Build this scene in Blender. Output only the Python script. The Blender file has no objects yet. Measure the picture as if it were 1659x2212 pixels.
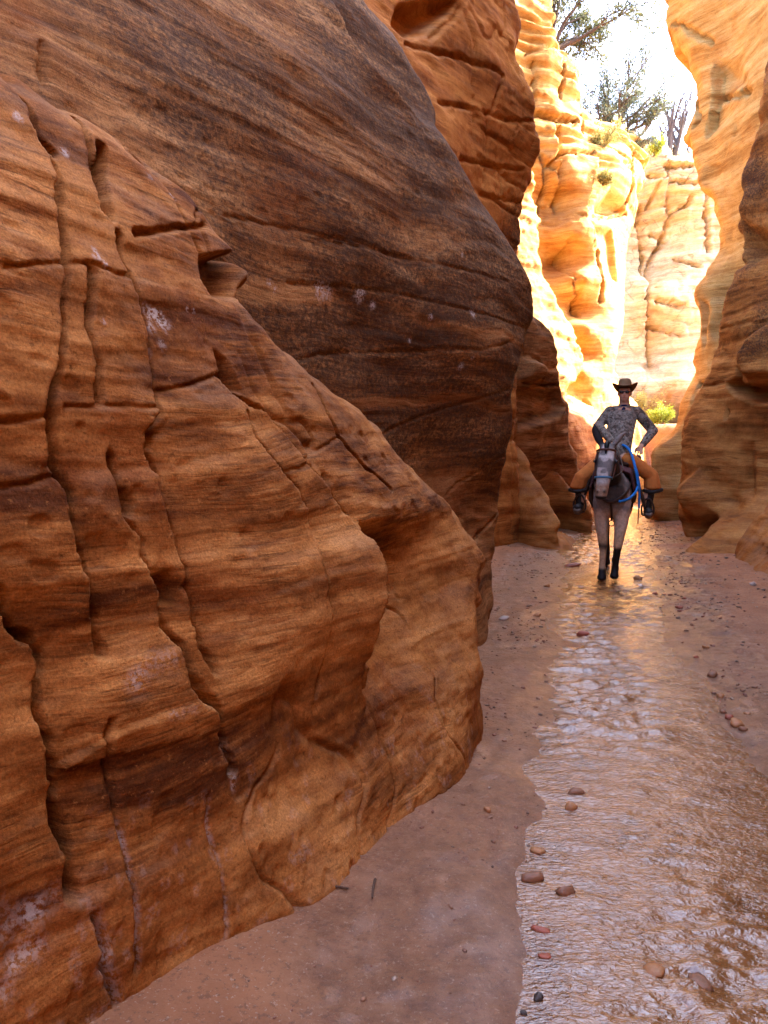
import bpy, bmesh, math, random
import numpy as np
from mathutils import Vector, Matrix

# ------------------------------------------------------------------ camera, world, sun, exposure
scene = bpy.context.scene
CAM_H = 1.75
PITCH = math.radians(5.33)
F_PX = 1662.0                     # focal length in pixels of a 1659 x 2212 frame
CX, CY = 829.5, 1106.0
camd = bpy.data.cameras.new('camera')
cam = bpy.data.objects.new('camera', camd)
scene.collection.objects.link(cam)
cam.location = (0, 0, CAM_H)
cam.rotation_euler = (math.radians(90) - PITCH, 0, 0)
camd.sensor_fit = 'VERTICAL'
camd.sensor_height = 36.0
camd.lens = 36.0 * F_PX / 2212.0
camd.clip_start = 0.05
camd.clip_end = 800
scene.camera = cam

SUN = Vector((0.74, 0.20, 0.68)).normalized()       # towards the sun
world = bpy.data.worlds.new('World')
scene.world = world
world.use_nodes = True
wn = world.node_tree
wn.nodes.clear()
w_out = wn.nodes.new('ShaderNodeOutputWorld')
w_bg = wn.nodes.new('ShaderNodeBackground')
w_sky = wn.nodes.new('ShaderNodeTexSky')
w_sky.sky_type = 'NISHITA'
w_sky.sun_disc = False
w_sky.sun_elevation = math.asin(SUN.z)
w_sky.sun_rotation = math.atan2(SUN.x, SUN.y)
w_sky.air_density = 0.5
w_sky.dust_density = 8.0
w_sky.ozone_density = 0.0
w_sky.altitude = 1800
w_bg.inputs['Strength'].default_value = 0.15
wn.links.new(w_sky.outputs[0], w_bg.inputs[0])
wn.links.new(w_bg.outputs[0], w_out.inputs[0])
sund = bpy.data.lights.new('sun', 'SUN')
sund.energy = 2.0
sund.angle = math.radians(0.5)
sund.color = (1.0, 0.94, 0.84)
sun = bpy.data.objects.new('sun', sund)
scene.collection.objects.link(sun)
sun.rotation_euler = SUN.to_track_quat('Z', 'Y').to_euler()

vs = scene.view_settings
vs.view_transform = 'Standard'
vs.look = 'None'
vs.exposure = 4.25
vs.gamma = 1.0
vs.use_curve_mapping = False
scene.cycles.max_bounces = 9
scene.cycles.diffuse_bounces = 5
scene.cycles.glossy_bounces = 4
scene.cycles.transmission_bounces = 4
scene.cycles.sample_clamp_indirect = 6.0
scene.cycles.use_denoising = True
scene.cycles.caustics_reflective = False
scene.cycles.caustics_refractive = False

rng = np.random.default_rng(7)
random.seed(7)

# ------------------------------------------------------------------ helpers
def tag(o, label=None, cat=None, group=None, kind=None):
    if label: o['label'] = label
    if cat: o['category'] = cat
    if group: o['group'] = group
    if kind: o['kind'] = kind
    return o

def link(o, parent=None):
    scene.collection.objects.link(o)
    if parent is not None:
        o.parent = parent
    return o

def empty(name, loc=(0, 0, 0), rz=0.0):
    o = bpy.data.objects.new(name, None)
    o.location = loc
    o.rotation_euler = (0, 0, rz)
    o.empty_display_size = 0.2
    return link(o)

def mesh_np(name, verts, faces, mat=None, parent=None, attrs=None, smooth=True):
    """verts (N,3), faces (M,k) numpy arrays -> linked mesh object"""
    me = bpy.data.meshes.new(name)
    verts = np.asarray(verts, dtype=np.float32)
    faces = np.asarray(faces, dtype=np.int32)
    k = faces.shape[1]
    me.vertices.add(len(verts))
    me.vertices.foreach_set('co', verts.ravel())
    me.loops.add(faces.size)
    me.loops.foreach_set('vertex_index', faces.ravel())
    me.polygons.add(len(faces))
    me.polygons.foreach_set('loop_start', np.arange(0, faces.size, k, dtype=np.int32))
    me.polygons.foreach_set('loop_total', np.full(len(faces), k, dtype=np.int32))
    if smooth:
        me.polygons.foreach_set('use_smooth', np.ones(len(faces), dtype=bool))
    me.update(calc_edges=True)
    if attrs:
        for an, av in attrs.items():
            av = np.asarray(av, dtype=np.float32)
            if av.ndim == 1:
                a = me.attributes.new(an, 'FLOAT', 'POINT')
                a.data.foreach_set('value', av)
            else:
                a = me.attributes.new(an, 'FLOAT_COLOR', 'POINT')
                c = np.ones((len(av), 4), dtype=np.float32)
                c[:, :3] = av
                a.data.foreach_set('color', c.ravel())
    if mat is not None:
        me.materials.append(mat)
    o = bpy.data.objects.new(name, me)
    return link(o, parent)

def _hash(ix, iy, iz, seed):
    h = (ix.astype(np.uint32) * np.uint32(374761393) + iy.astype(np.uint32) * np.uint32(668265263)
         + iz.astype(np.uint32) * np.uint32(2147483647) + np.uint32(seed * 1274126177 & 0xffffffff))
    h = (h ^ (h >> np.uint32(13))) * np.uint32(1274126177)
    h = (h ^ (h >> np.uint32(16))) * np.uint32(2246822519)
    h = h ^ (h >> np.uint32(15))
    return h.astype(np.float32) / np.float32(4294967295.0)

def vnoise(x, y, z, seed=0):
    """value noise in -1..1"""
    x = np.asarray(x, np.float64); y = np.asarray(y, np.float64); z = np.asarray(z, np.float64)
    x, y, z = np.broadcast_arrays(x, y, z)
    xi = np.floor(x); yi = np.floor(y); zi = np.floor(z)
    fx = (x - xi).astype(np.float32); fy = (y - yi).astype(np.float32); fz = (z - zi).astype(np.float32)
    fx = fx * fx * fx * (fx * (fx * 6 - 15) + 10)
    fy = fy * fy * fy * (fy * (fy * 6 - 15) + 10)
    fz = fz * fz * fz * (fz * (fz * 6 - 15) + 10)
    xi = xi.astype(np.int64); yi = yi.astype(np.int64); zi = zi.astype(np.int64)
    r = 0
    for dx in (0, 1):
        for dy in (0, 1):
            for dz in (0, 1):
                w = (fx if dx else 1 - fx) * (fy if dy else 1 - fy) * (fz if dz else 1 - fz)
                r = r + w * _hash(xi + dx, yi + dy, zi + dz, seed)
    return r * 2 - 1

def fbm(x, y, z, octv=4, seed=0, gain=0.5):
    r = 0; a = 1.0; f = 1.0
    for i in range(octv):
        r = r + a * vnoise(x * f, y * f, z * f, seed + i * 17)
        a *= gain; f *= 2.03
    return r

def smooth01(x):
    x = np.clip(x, 0, 1)
    return x * x * (3 - 2 * x)

# pixel of the 1659 x 2212 view -> ray direction (a distance always comes from the ground or the rock it meets)
cp, sp = math.cos(PITCH), math.sin(PITCH)
def ray(px, py):
    X = (px - CX) / F_PX; v = (CY - py) / F_PX
    return np.array([X, cp + v * sp, v * cp - sp])
def at_y(px, py, Y):
    d = ray(px, py); t = Y / d[1]
    return np.array([d[0] * t, Y, CAM_H + d[2] * t])
def at_z(px, py, z=0.0):
    d = ray(px, py); t = (z - CAM_H) / d[2]
    return np.array([d[0] * t, d[1] * t, z])

class TPS:
    """thin plate spline n(s, z)"""
    def __init__(self, pts, lam=1e-3):
        P = np.array([(p[0], p[1]) for p in pts], float); v = np.array([p[2] for p in pts], float)
        self.P = P; N = len(P)
        K = self._k(np.hypot(P[:, None, 0] - P[None, :, 0], P[:, None, 1] - P[None, :, 1])) + lam * np.eye(N)
        A = np.zeros((N + 3, N + 3)); A[:N, :N] = K
        Q = np.c_[np.ones(N), P]; A[:N, N:] = Q; A[N:, :N] = Q.T
        self.w = np.linalg.solve(A, np.r_[v, 0, 0, 0])
    @staticmethod
    def _k(r):
        return np.where(r > 1e-9, r * r * np.log(np.maximum(r, 1e-9)), 0.0)
    def __call__(self, s, z):
        s, z = np.broadcast_arrays(np.asarray(s, float), np.asarray(z, float))
        out = self.w[-3] + self.w[-2] * s + self.w[-1] * z
        for i, (a, b) in enumerate(self.P):
            out = out + self.w[i] * self._k(np.hypot(s - a, z - b))
        return out

def seg_dist(s, z, a, b):
    """distance to a segment, and the side of it (+ right of a->b)"""
    dx, dz = b[0] - a[0], b[1] - a[1]
    L2 = dx * dx + dz * dz + 1e-12
    t = np.clip(((s - a[0]) * dx + (z - a[1]) * dz) / L2, 0, 1)
    ex = s - (a[0] + t * dx); ez = z - (a[1] + t * dz)
    return np.hypot(ex, ez), (dx * ez - dz * ex), t

def poly_sd(s, z, poly):
    """signed distance to a polygon, positive outside"""
    d = np.full(s.shape, 1e9); inside = np.zeros(s.shape, bool)
    n = len(poly)
    for i in range(n):
        a, b = poly[i], poly[(i + 1) % n]
        dd, _, _ = seg_dist(s, z, a, b)
        d = np.minimum(d, dd)
        c = (a[1] > z) != (b[1] > z)
        xs = (b[0] - a[0]) * (z - a[1]) / ((b[1] - a[1]) if abs(b[1] - a[1]) > 1e-12 else 1e-12) + a[0]
        inside ^= c & (s < xs)
    return np.where(inside, -d, d)

def graded(stops):
    """[(value, spacing), ...] -> 1-D coordinates with a varying step"""
    out = [stops[0][0]]
    xs = [a for a, _ in stops]; st = [b for _, b in stops]
    while out[-1] < xs[-1]:
        out.append(out[-1] + float(np.interp(out[-1], xs, st)))
    return np.array(out)

# ------------------------------------------------------------------ node helpers
class NT:
    def __init__(self, name):
        self.m = bpy.data.materials.new(name); self.m.use_nodes = True
        self.t = self.m.node_tree; self.t.nodes.clear()
        self.out = self.n('ShaderNodeOutputMaterial')
        self.b = self.n('ShaderNodeBsdfPrincipled')
        self.l(self.b.outputs[0], self.out.inputs[0])
    def n(self, ty, **kw):
        x = self.t.nodes.new(ty)
        for k, v in kw.items(): setattr(x, k, v)
        return x
    def l(self, a, b): self.t.links.new(a, b)
    def setv(self, sock, v):
        if hasattr(v, 'is_output'): self.l(v, sock)
        else: sock.default_value = v
    def math(self, op, a, b=None, c=None, clamp=False):
        x = self.n('ShaderNodeMath', operation=op, use_clamp=clamp)
        self.setv(x.inputs[0], a)
        if b is not None: self.setv(x.inputs[1], b)
        if c is not None: self.setv(x.inputs[2], c)
        return x.outputs[0]
    def mix(self, f, a, b, blend='MIX'):
        x = self.n('ShaderNodeMix', data_type='RGBA', blend_type=blend)
        self.setv(x.inputs[0], f)
        for s, v in ((x.inputs[6], a), (x.inputs[7], b)):
            if hasattr(v, 'is_output'): self.l(v, s)
            else: s.default_value = (*v, 1)
        return x.outputs[2]
    def noise(self, vec, scale, detail=4, rough=0.55, dist=0.0):
        x = self.n('ShaderNodeTexNoise')
        self.l(vec, x.inputs['Vector'])
        x.inputs['Scale'].default_value = scale; x.inputs['Detail'].default_value = detail
        x.inputs['Roughness'].default_value = rough; x.inputs['Distortion'].default_value = dist
        return x.outputs[0]
    def ramp(self, f, stops, interp='LINEAR'):
        x = self.n('ShaderNodeValToRGB'); x.color_ramp.interpolation = interp
        e = x.color_ramp.elements
        while len(e) < len(stops): e.new(0.5)
        for i, (p, c) in enumerate(stops):
            e[i].position = p
            e[i].color = (*c, 1) if hasattr(c, '__len__') else (c, c, c, 1)
        self.l(f, x.inputs[0])
        return x.outputs[0]
    def step(self, f, lo, hi):
        x = self.n('ShaderNodeMapRange', interpolation_type='SMOOTHSTEP')
        self.l(f, x.inputs[0]); x.inputs[1].default_value = lo; x.inputs[2].default_value = hi
        return x.outputs[0]
    def attr(self, name, color=False):
        x = self.n('ShaderNodeAttribute'); x.attribute_name = name
        return x.outputs['Color' if color else 'Fac']
    def pos(self): return self.n('ShaderNodeNewGeometry').outputs['Position']
    def obj(self): return self.n('ShaderNodeTexCoord').outputs['Object']
    def xyz(self, v):
        x = self.n('ShaderNodeSeparateXYZ'); self.l(v, x.inputs[0]); return x.outputs
    def comb(self, x_, y_, z_):
        x = self.n('ShaderNodeCombineXYZ')
        for i, v in enumerate((x_, y_, z_)): self.setv(x.inputs[i], v)
        return x.outputs[0]
    def bump(self, h, strength, dist, prev=None):
        x = self.n('ShaderNodeBump'); x.inputs['Strength'].default_value = strength
        x.inputs['Distance'].default_value = dist
        self.l(h, x.inputs['Height'])
        if prev is not None: self.l(prev, x.inputs['Normal'])
        return x.outputs[0]
    def done(self, color=None, rough=None, normal=None, spec=None):
        if color is not None:
            if hasattr(color, 'is_output'): self.l(color, self.b.inputs['Base Color'])
            else: self.b.inputs['Base Color'].default_value = (*color, 1)
        if rough is not None: self.setv(self.b.inputs['Roughness'], rough)
        if normal is not None: self.l(normal, self.b.inputs['Normal'])
        if spec is not None: self.b.inputs['Specular IOR Level'].default_value = spec
        return self.m

def simple_mat(name, col, rough=0.7, var=0.25, scale=20, bump=0.0, spec=0.3, metal=0.0):
    t = NT(name)
    o = t.obj()
    f = t.noise(o, scale, 4)
    c = t.mix(f, tuple(x * (1 - var) for x in col), tuple(min(1, x * (1 + var)) for x in col))
    nrm = t.bump(t.noise(o, scale * 3, 3), bump, 0.01) if bump else None
    t.b.inputs['Metallic'].default_value = metal
    return t.done(c, rough, nrm, spec)

def rock_mat(name, lo, mid, hi, band=1.0, fine=1.0, varn=(0.045, 0.028, 0.02), grain=1.0, dust=(0.34, 0.20, 0.11), dustamt=0.25, dip=(0.0, 0.0), joint=0.0, jscale=0.9, beds=0.0, stretch=0.10):
    """bedded sandstone: warped thin beds, blotches, flecked desert varnish (from the 'varn' attribute), dust on ledges"""
    t = NT(name)
    P = t.pos()
    px, py, pz = t.xyz(P)
    warp = t.noise(P, 0.55, 2)
    q = t.math('ADD', pz, t.math('MULTIPLY', warp, 0.30))
    q = t.math('ADD', q, t.math('MULTIPLY', t.noise(P, 3.2, 3), 0.035))
    q = t.math('ADD', q, t.math('ADD', t.math('MULTIPLY', px, dip[0]), t.math('MULTIPLY', py, dip[1])))
    sx = t.math('MULTIPLY', px, stretch); sy = t.math('MULTIPLY', py, stretch)
    bed = t.comb(sx, sy, q)
    b1 = t.noise(bed, 5.5 * band, 3, 0.6)
    b2 = t.noise(bed, 26.0 * band, 3, 0.65)
    b3 = t.noise(t.comb(t.math('MULTIPLY', px, 0.06), t.math('MULTIPLY', py, 0.06), q), 60.0 * fine, 2, 0.6)
    pm = t.math('MAXIMUM', t.step(t.noise(P, 0.9, 4, 0.6), 0.40, 0.62), beds)          # beds show clearly only in places
    iso = t.noise(P, 7.0, 6, 0.65)
    b2m = t.math('ADD', t.math('MULTIPLY', b2, t.math('MULTIPLY_ADD', pm, 0.7, 0.3)), t.math('MULTIPLY', iso, t.math('MULTIPLY_ADD', pm, -0.7, 0.7)))
    f = t.math('ADD', t.math('MULTIPLY', b1, 0.62), t.math('MULTIPLY', b2m, 0.38))
    col = t.ramp(f, [(0.38, lo), (0.5, mid), (0.62, hi)])
    # blotches of iron stain
    bl = t.noise(P, 1.3, 5, 0.6)
    col = t.mix(t.math('MULTIPLY', t.step(bl, 0.52, 0.72), 0.55), col, tuple(x * y for x, y in zip(mid, (0.80, 0.55, 0.40))))
    col = t.mix(t.math('MULTIPLY', t.step(bl, 0.46, 0.3), 0.4), col, tuple(min(1, x * y) for x, y in zip(hi, (1.0, 1.0, 0.95))))
    # thin dark partings
    col = t.mix(t.math('MULTIPLY', t.math('MULTIPLY', t.step(b3, 0.44, 0.34), t.math('MULTIPLY_ADD', pm, 0.8, 0.2)), 0.5), col, tuple(x * 0.42 for x in lo))
    # dust on ledges
    nz = t.xyz(t.n('ShaderNodeNewGeometry').outputs['Normal'])[2]
    dn = t.math('MULTIPLY', t.step(nz, 0.2, 0.85), t.step(t.noise(P, 4.0, 4), 0.35, 0.6))
    col = t.mix(t.math('MULTIPLY', dn, dustamt), col, dust)
    # varnish with flecks worn through along the beds
    va = t.attr('varn')
    fl = t.noise(t.comb(t.math('MULTIPLY', px, 0.55), t.math('MULTIPLY', py, 0.55), q), 38.0, 6, 0.75)
    fl2 = t.noise(P, 34.0, 4, 0.7)
    flf = t.math('ADD', t.math('MULTIPLY', fl, 0.6), t.math('MULTIPLY', fl2, 0.4))
    thr = t.math('SUBTRACT', 0.80, t.math('MULTIPLY', va, 0.45))
    vm = t.math('MULTIPLY', t.math('SUBTRACT', flf, thr), 5.5, clamp=True)
    vm = t.math('MULTIPLY', vm, t.step(va, 0.0, 0.15))
    col = t.mix(t.math('MULTIPLY', vm, 0.88), col, varn)
    # grain
    g = t.noise(P, 105.0, 3, 0.75)
    sk = t.noise(P, 38.0, 5, 0.75)
    col = t.mix(t.math('MULTIPLY', t.step(sk, 0.57, 0.68), 0.5), col, tuple(x * 0.45 for x in lo))
    col = t.mix(t.math('MULTIPLY', t.step(sk, 0.41, 0.32), 0.35), col, hi)
    col = t.mix(0.6 * grain, col, t.ramp(g, [(0.3, 0.25), (0.7, 0.85)]), 'OVERLAY')
    sa = t.attr('salt')
    col = t.mix(t.math('MULTIPLY', sa, t.step(t.noise(P, 55.0, 4, 0.7), 0.42, 0.56)), col, (0.62, 0.56, 0.52))
    h = t.math('ADD', t.math('MULTIPLY', b2m, 0.55), t.math('MULTIPLY', t.math('MULTIPLY', b3, t.math('MULTIPLY_ADD', pm, 0.8, 0.2)), 0.45))
    nrm = t.bump(h, 0.45, 0.03)
    if joint:
        vo = t.n('ShaderNodeTexVoronoi', feature='DISTANCE_TO_EDGE')
        wv = t.noise(P, 2.5, 3)
        t.l(t.comb(t.math('MULTIPLY_ADD', wv, 0.5, px), t.math('MULTIPLY_ADD', wv, 0.5, py), t.math('MULTIPLY', q, 1.5)), vo.inputs['Vector'])
        vo.inputs['Scale'].default_value = jscale
        ln = t.math('MULTIPLY', t.step(vo.outputs['Distance'], 0.016, 0.003), t.step(t.noise(P, 0.8, 3), 0.45, 0.6))
        nrm = t.bump(t.math('SUBTRACT', 1.0, ln), 1.0, 0.06 * joint, nrm)
        col = t.mix(t.math('MULTIPLY', ln, 0.30), col, tuple(x * 0.35 for x in lo))
    nrm = t.bump(t.noise(P, 22.0, 6, 0.72), 0.42, 0.02, nrm)
    nrm = t.bump(g, 0.3, 0.006, nrm)
    return t.done(col, t.math('MULTIPLY_ADD', bl, 0.2, 0.75), nrm, 0.12)

# ------------------------------------------------------------------ rock masses
GRID_CACHE = {}
def rock(name, mat, origin, az, sg, zg, ctrl, outline=None, rnd=0.3, slope=2.2, drop=2.0, cracks=(), recess=(), steps=(),
         lump=(0.10, 0.8), strata=0.03, rough=0.012, dip=(0.0, 0.0), varn=None, salt=None, seed=1, blocks=0.0, hair=0.0, hairf=1.0, extra=None, keep_out=None, raised=()):
    """A wall of rock standing on a vertical reference plane (origin, azimuth az in degrees of its run).
    ctrl fixes how far the face stands out at (s, z); the outline is where the face turns away and rolls back."""
    a = math.radians(az); tx, ty = math.sin(a), math.cos(a); nx, ny = math.cos(a), -math.sin(a)
    ox, oy = origin
    def to_local(w):
        rx, ry = w[0] - ox, w[1] - oy
        return rx * tx + ry * ty, w[2], rx * nx + ry * ny
    pts = []
    for c in ctrl:
        if c[0] == 'n': pts.append(c[1:4])
        elif c[0] == 'p': pts.append(to_local(at_y(*c[1:4])))
        elif c[0] == 'g': pts.append(to_local(at_z(c[1], c[2], c[3] if len(c) > 3 else 0.0)))
        elif c[0] == 'w': pts.append(to_local(c[1:4]))
    tps = TPS(pts)
    tt = np.geomspace(0.4, 80, 1500)
    def cast(px, py):
        d = ray(px, py)
        rx = d[0] * tt - ox; ry = d[1] * tt - oy; z = CAM_H + d[2] * tt
        s = rx * tx + ry * ty; n = rx * nx + ry * ny
        g = n - tps(s, z)
        k = np.where((g[:-1] > 0) & (g[1:] <= 0))[0]
        if len(k) == 0: k = [int(np.argmin(np.abs(g)))]
        k = k[0]; kk = min(k + 1, len(tt) - 1)
        f = g[k] / (g[k] - g[kk] + 1e-12) if kk != k else 0.0
        f = min(max(f, 0), 1)
        return (s[k] + f * (s[kk] - s[k]), z[k] + f * (z[kk] - z[k]))
    def conv(L):
        return [(p[1], p[2]) if p[0] == 'n' else cast(p[0], p[1]) for p in L]
    S, Z = np.meshgrid(sg, zg)
    N = tps(S, Z)
    keep = np.ones(S.shape, bool)
    if outline is not None:
        poly = conv(outline)
        d = poly_sd(S, Z, poly)
        # ragged edge
        wob = 0.22 * rnd * fbm(S * 1.3 / max(rnd, .2), Z * 1.3 / max(rnd, .2), 0 * S + seed, 2, seed)
        e = d + 0.30 * rnd + wob
        e0 = np.clip(e, 0, 0.93 * rnd)
        roll = rnd - np.sqrt(np.maximum(rnd * rnd - e0 * e0, 0)) + np.maximum(e - 0.93 * rnd, 0) * slope
        N = N - np.minimum(roll, drop)
        keep = (roll < drop)
    X = ox + S * tx + N * nx; Y = oy + S * ty + N * ny
    # recesses and hollows
    for rc in recess:
        L, depth, soft = rc[:3]
        dd = -poly_sd(S, Z, conv(L))
        m = smooth01(dd / soft + (rc[3] if len(rc) > 3 else 0.0))
        N = N - depth * m
    for rc in raised:
        L, hgt, soft = rc[:3]
        dd = -poly_sd(S, Z, conv(L))
        N = N + hgt * smooth01(dd / soft)
    # blocks: the face right of a joint stands back and recovers slowly
    for st in steps:
        L, depth, reach = st[:3]
        flo = st[3] if len(st) > 3 else 0.25
        pl = conv(L)
        best = np.full(S.shape, 1e9); side = np.zeros(S.shape)
        for i in range(len(pl) - 1):
            dd, sd, t_ = seg_dist(S, Z, pl[i], pl[i + 1])
            u = dd < best
            best = np.where(u, dd, best); side = np.where(u, sd, side)
        zlo = min(p[1] for p in pl); zhi = max(p[1] for p in pl)
        fade = smooth01((Z - zlo + 0.1) / flo) * smooth01((zhi + 0.1 - Z) / 0.25)
        # side > 0 : left of a->b in (s,z); lines are drawn downwards so + means larger s
        N = N - depth * fade * np.where(side > 0, np.exp(-best / reach), -0.35 * np.exp(-best / (reach * 0.6)))
    # joints and cracks
    for ck in cracks:
        L, width, depth = ck[:3]
        pl = conv(L)
        best = np.full(S.shape, 1e9); tot = np.zeros(S.shape); run = 0.0
        for i in range(len(pl) - 1):
            lo_s = min(pl[i][0], pl[i + 1][0]) - 4 * width; hi_s = max(pl[i][0], pl[i + 1][0]) + 4 * width
            lo_z = min(pl[i][1], pl[i + 1][1]) - 4 * width; hi_z = max(pl[i][1], pl[i + 1][1]) + 4 * width
            mk = (S > lo_s) & (S < hi_s) & (Z > lo_z) & (Z < hi_z)
            if not mk.any(): continue
            s_, z_ = S[mk], Z[mk]
            j = 0.6 * width * vnoise(s_ * 9, z_ * 9, 0 * s_ + seed, 5) + 0.35 * width * vnoise(s_ * 28, z_ * 28, 0 * s_, 6)
            dd, _, t_ = seg_dist(s_ + j, z_ + j, pl[i], pl[i + 1])
            b = best[mk]; best[mk] = np.minimum(b, dd)
        wv = 0.55 + 0.6 * vnoise(S * 2.3, Z * 2.3, 0 * S + seed * 3.1, 9)
        wv = np.clip(0.6 + 0.5 * wv, 0.35, 1.15)
        N = N - depth * np.clip(wv, 0.35, 1.2) * np.exp(-(best / (width * wv)) ** 4)
    # lumps, beds, pitting
    la, lf = lump
    X = ox + S * tx + N * nx; Y = oy + S * ty + N * ny
    N = N + la * fbm(X * lf, Y * lf, Z * lf * 1.3, 3, seed)
    q = Z + 0.16 * fbm(X * 0.6, Y * 0.6, Z * 0.5, 2, 3) + dip[0] * X + dip[1] * Y
    patch = 0.35 + 0.65 * smooth01(0.5 + 0.9 * fbm(X * 0.7, Y * 0.7, Z * 1.0, 2, 21))
    L1 = vnoise(q * 3.1, X * .25, Y * .25, 31); L2 = vnoise(q * 8.3, X * .4, Y * .4, 32); L3 = vnoise(q * 21, X * .7, Y * .7, 33)
    L4 = vnoise(q * 47, X * 1.2, Y * 1.2, 34)
    N = N + strata * patch * (1.0 * L1 + 0.7 * np.sign(L2) * np.abs(L2) ** 0.6 + 0.4 * L3 + 0.2 * L4)
    if blocks:
        # broken joint blocks: cell-wise offsets bounded by beds and joints
        qb = q * 2.2; bi = np.floor(qb)
        sj = S * 1.2 + 1.7 * _hash(bi.astype(np.int64), 0 * bi.astype(np.int64), 0 * bi.astype(np.int64), 5) + 0.25 * vnoise(S * 1.5, Z * 1.5, 0 * S, 8)
        ci = np.floor(sj)
        hv = _hash(bi.astype(np.int64), ci.astype(np.int64), 0 * bi.astype(np.int64), 11)
        fs = sj - ci; fz = qb - bi
        edge = np.minimum(np.minimum(fs, 1 - fs) / 1.2, np.minimum(fz, 1 - fz) / 2.2)
        N = N + blocks * (hv - 0.5) - blocks * 0.5 * np.exp(-(edge / 0.035) ** 2)
    if hair:
        # hairline joints wandering down the face, and short cross breaks
        h1 = vnoise(S * 1.9 * hairf + 0.5 * vnoise(S * 3 * hairf, Z * 3 * hairf, 0 * S, 14), Z * 0.42 * hairf, 0 * S + seed, 15) + 0.05 * vnoise(S * 14 * hairf, Z * 9 * hairf, 0 * S, 16)
        h2 = vnoise(S * 0.7 * hairf, q * 3.3 * hairf, 0 * S + seed, 17) + 0.04 * vnoise(S * 12 * hairf, Z * 12 * hairf, 0 * S, 18)
        m1 = smooth01(vnoise(S * 0.9 * hairf, Z * 0.9 * hairf, 0 * S, 19) / 0.3 + 0.6)
        N = N - hair * m1 * np.exp(-(h1 / 0.022) ** 2)
    pit = fbm(X * 5, Y * 5, Z * 7, 4, seed + 40, 0.6)
    N = N + rough * pit - rough * 1.6 * smooth01((vnoise(X * 11, Y * 11, Z * 14, 71) - 0.45) / 0.3) * smooth01(vnoise(X * 1.2, Y * 1.2, Z * 1.2, 72) + 0.3)
    if extra is not None:
        N = N + extra(S, Z, X, Y)
    X = ox + S * tx + N * nx; Y = oy + S * ty + N * ny
    V = np.c_[X.ravel(), Y.ravel(), Z.ravel()]
    nz_, ns_ = S.shape
    idx = np.arange(nz_ * ns_).reshape(nz_, ns_)
    Fq = np.stack([idx[:-1, :-1], idx[:-1, 1:], idx[1:, 1:], idx[1:, :-1]], -1)
    kf = keep[:-1, :-1] | keep[:-1, 1:] | keep[1:, 1:] | keep[1:, :-1]
    if keep_out is not None:
        kf &= ~keep_out(S[:-1, :-1], Z[:-1, :-1])
    Fq = Fq[kf]
    used = np.zeros(len(V), bool); used[Fq.ravel()] = True
    remap = np.cumsum(used) - 1
    va = varn(S, Z, X, Y) if varn is not None else 0 * S
    sa = salt(S, Z, X, Y, conv) if salt is not None else 0 * S
    va = np.clip(va, 0, 1).ravel()[used]; sa = np.clip(sa, 0, 1).ravel()[used]
    o = mesh_np(name, V[used], remap[Fq], mat, attrs={'varn': va, 'salt': sa})
    o['kind'] = 'structure'
    return o, cast, (lambda s, n, z: (ox + s * tx + n * nx, oy + s * ty + n * ny, z)), tps
# ------------------------------------------------------------------ the canyon
def zc(pts, k, ox=0.0, oy=0.0):
    return [((x / k + ox) / 1.1302, (y / k + oy) / 1.1302) for x, y in pts]
Z3 = lambda *p: zc(p, 1.659)
Z4 = lambda *p: zc(p, 1.659, 0, 900)
Z5 = lambda *p: zc(p, 1.659, 0, 1800)
Z7 = lambda *p: zc(p, 1.952, 600, 500)
Z2 = lambda *p: zc(p, 2.458, 1200, 0)
Z8 = lambda *p: zc(p, 2.949, 1500, 700)

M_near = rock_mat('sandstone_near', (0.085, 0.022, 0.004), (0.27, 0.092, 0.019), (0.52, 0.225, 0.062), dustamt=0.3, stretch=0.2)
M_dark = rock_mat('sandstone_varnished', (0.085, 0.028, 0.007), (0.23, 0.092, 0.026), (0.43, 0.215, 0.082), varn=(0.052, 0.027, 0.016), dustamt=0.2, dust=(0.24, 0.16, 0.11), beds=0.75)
M_mid = rock_mat('sandstone_orange', (0.15, 0.042, 0.007), (0.33, 0.112, 0.022), (0.52, 0.225, 0.058), band=0.7, dustamt=0.4)
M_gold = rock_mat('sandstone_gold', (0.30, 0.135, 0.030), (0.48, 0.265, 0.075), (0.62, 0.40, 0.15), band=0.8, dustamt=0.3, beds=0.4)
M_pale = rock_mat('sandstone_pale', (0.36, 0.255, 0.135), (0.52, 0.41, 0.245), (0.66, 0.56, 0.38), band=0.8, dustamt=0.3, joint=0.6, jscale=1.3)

M_right = rock_mat('sandstone_right', (0.15, 0.048, 0.009), (0.33, 0.122, 0.026), (0.52, 0.24, 0.065), varn=(0.050, 0.026, 0.018), dustamt=0.15)
# --- near left buttress
c_main = Z3((110, 410), (170, 560), (210, 660), (240, 770), (255, 900), (258, 1020), (268, 1150), (262, 1330), (265, 1480), (235, 1600)) + \
    Z4((225, 150), (225, 250), (265, 360), (310, 500), (315, 600), (345, 740), (385, 860), (400, 960), (430, 1060), (460, 1150))
c_slot = Z3((425, 600), (432, 700), (440, 780), (455, 855))
c_slot2 = Z3((345, 480), (372, 590), (395, 700), (420, 800))
c_third = Z3((505, 950), (520, 1040), (560, 1130), (590, 1230), (630, 1340), (650, 1450), (660, 1560)) + \
    Z4((680, 180), (640, 260), (650, 350), (690, 420), (700, 540), (750, 640), (790, 780), (820, 880), (830, 1000), (850, 1120), (880, 1230))
c_four = Z3((375, 1090), (380, 1200), (385, 1330), (430, 1470), (440, 1620))
c_edge = Z4((930, 40), (970, 90), (1080, 160), (1170, 270), (1240, 380), (1290, 440), (1350, 520), (1420, 620), (1460, 690), (1465, 850), (1455, 1000), (1480, 1150), (1490, 1330))
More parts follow.
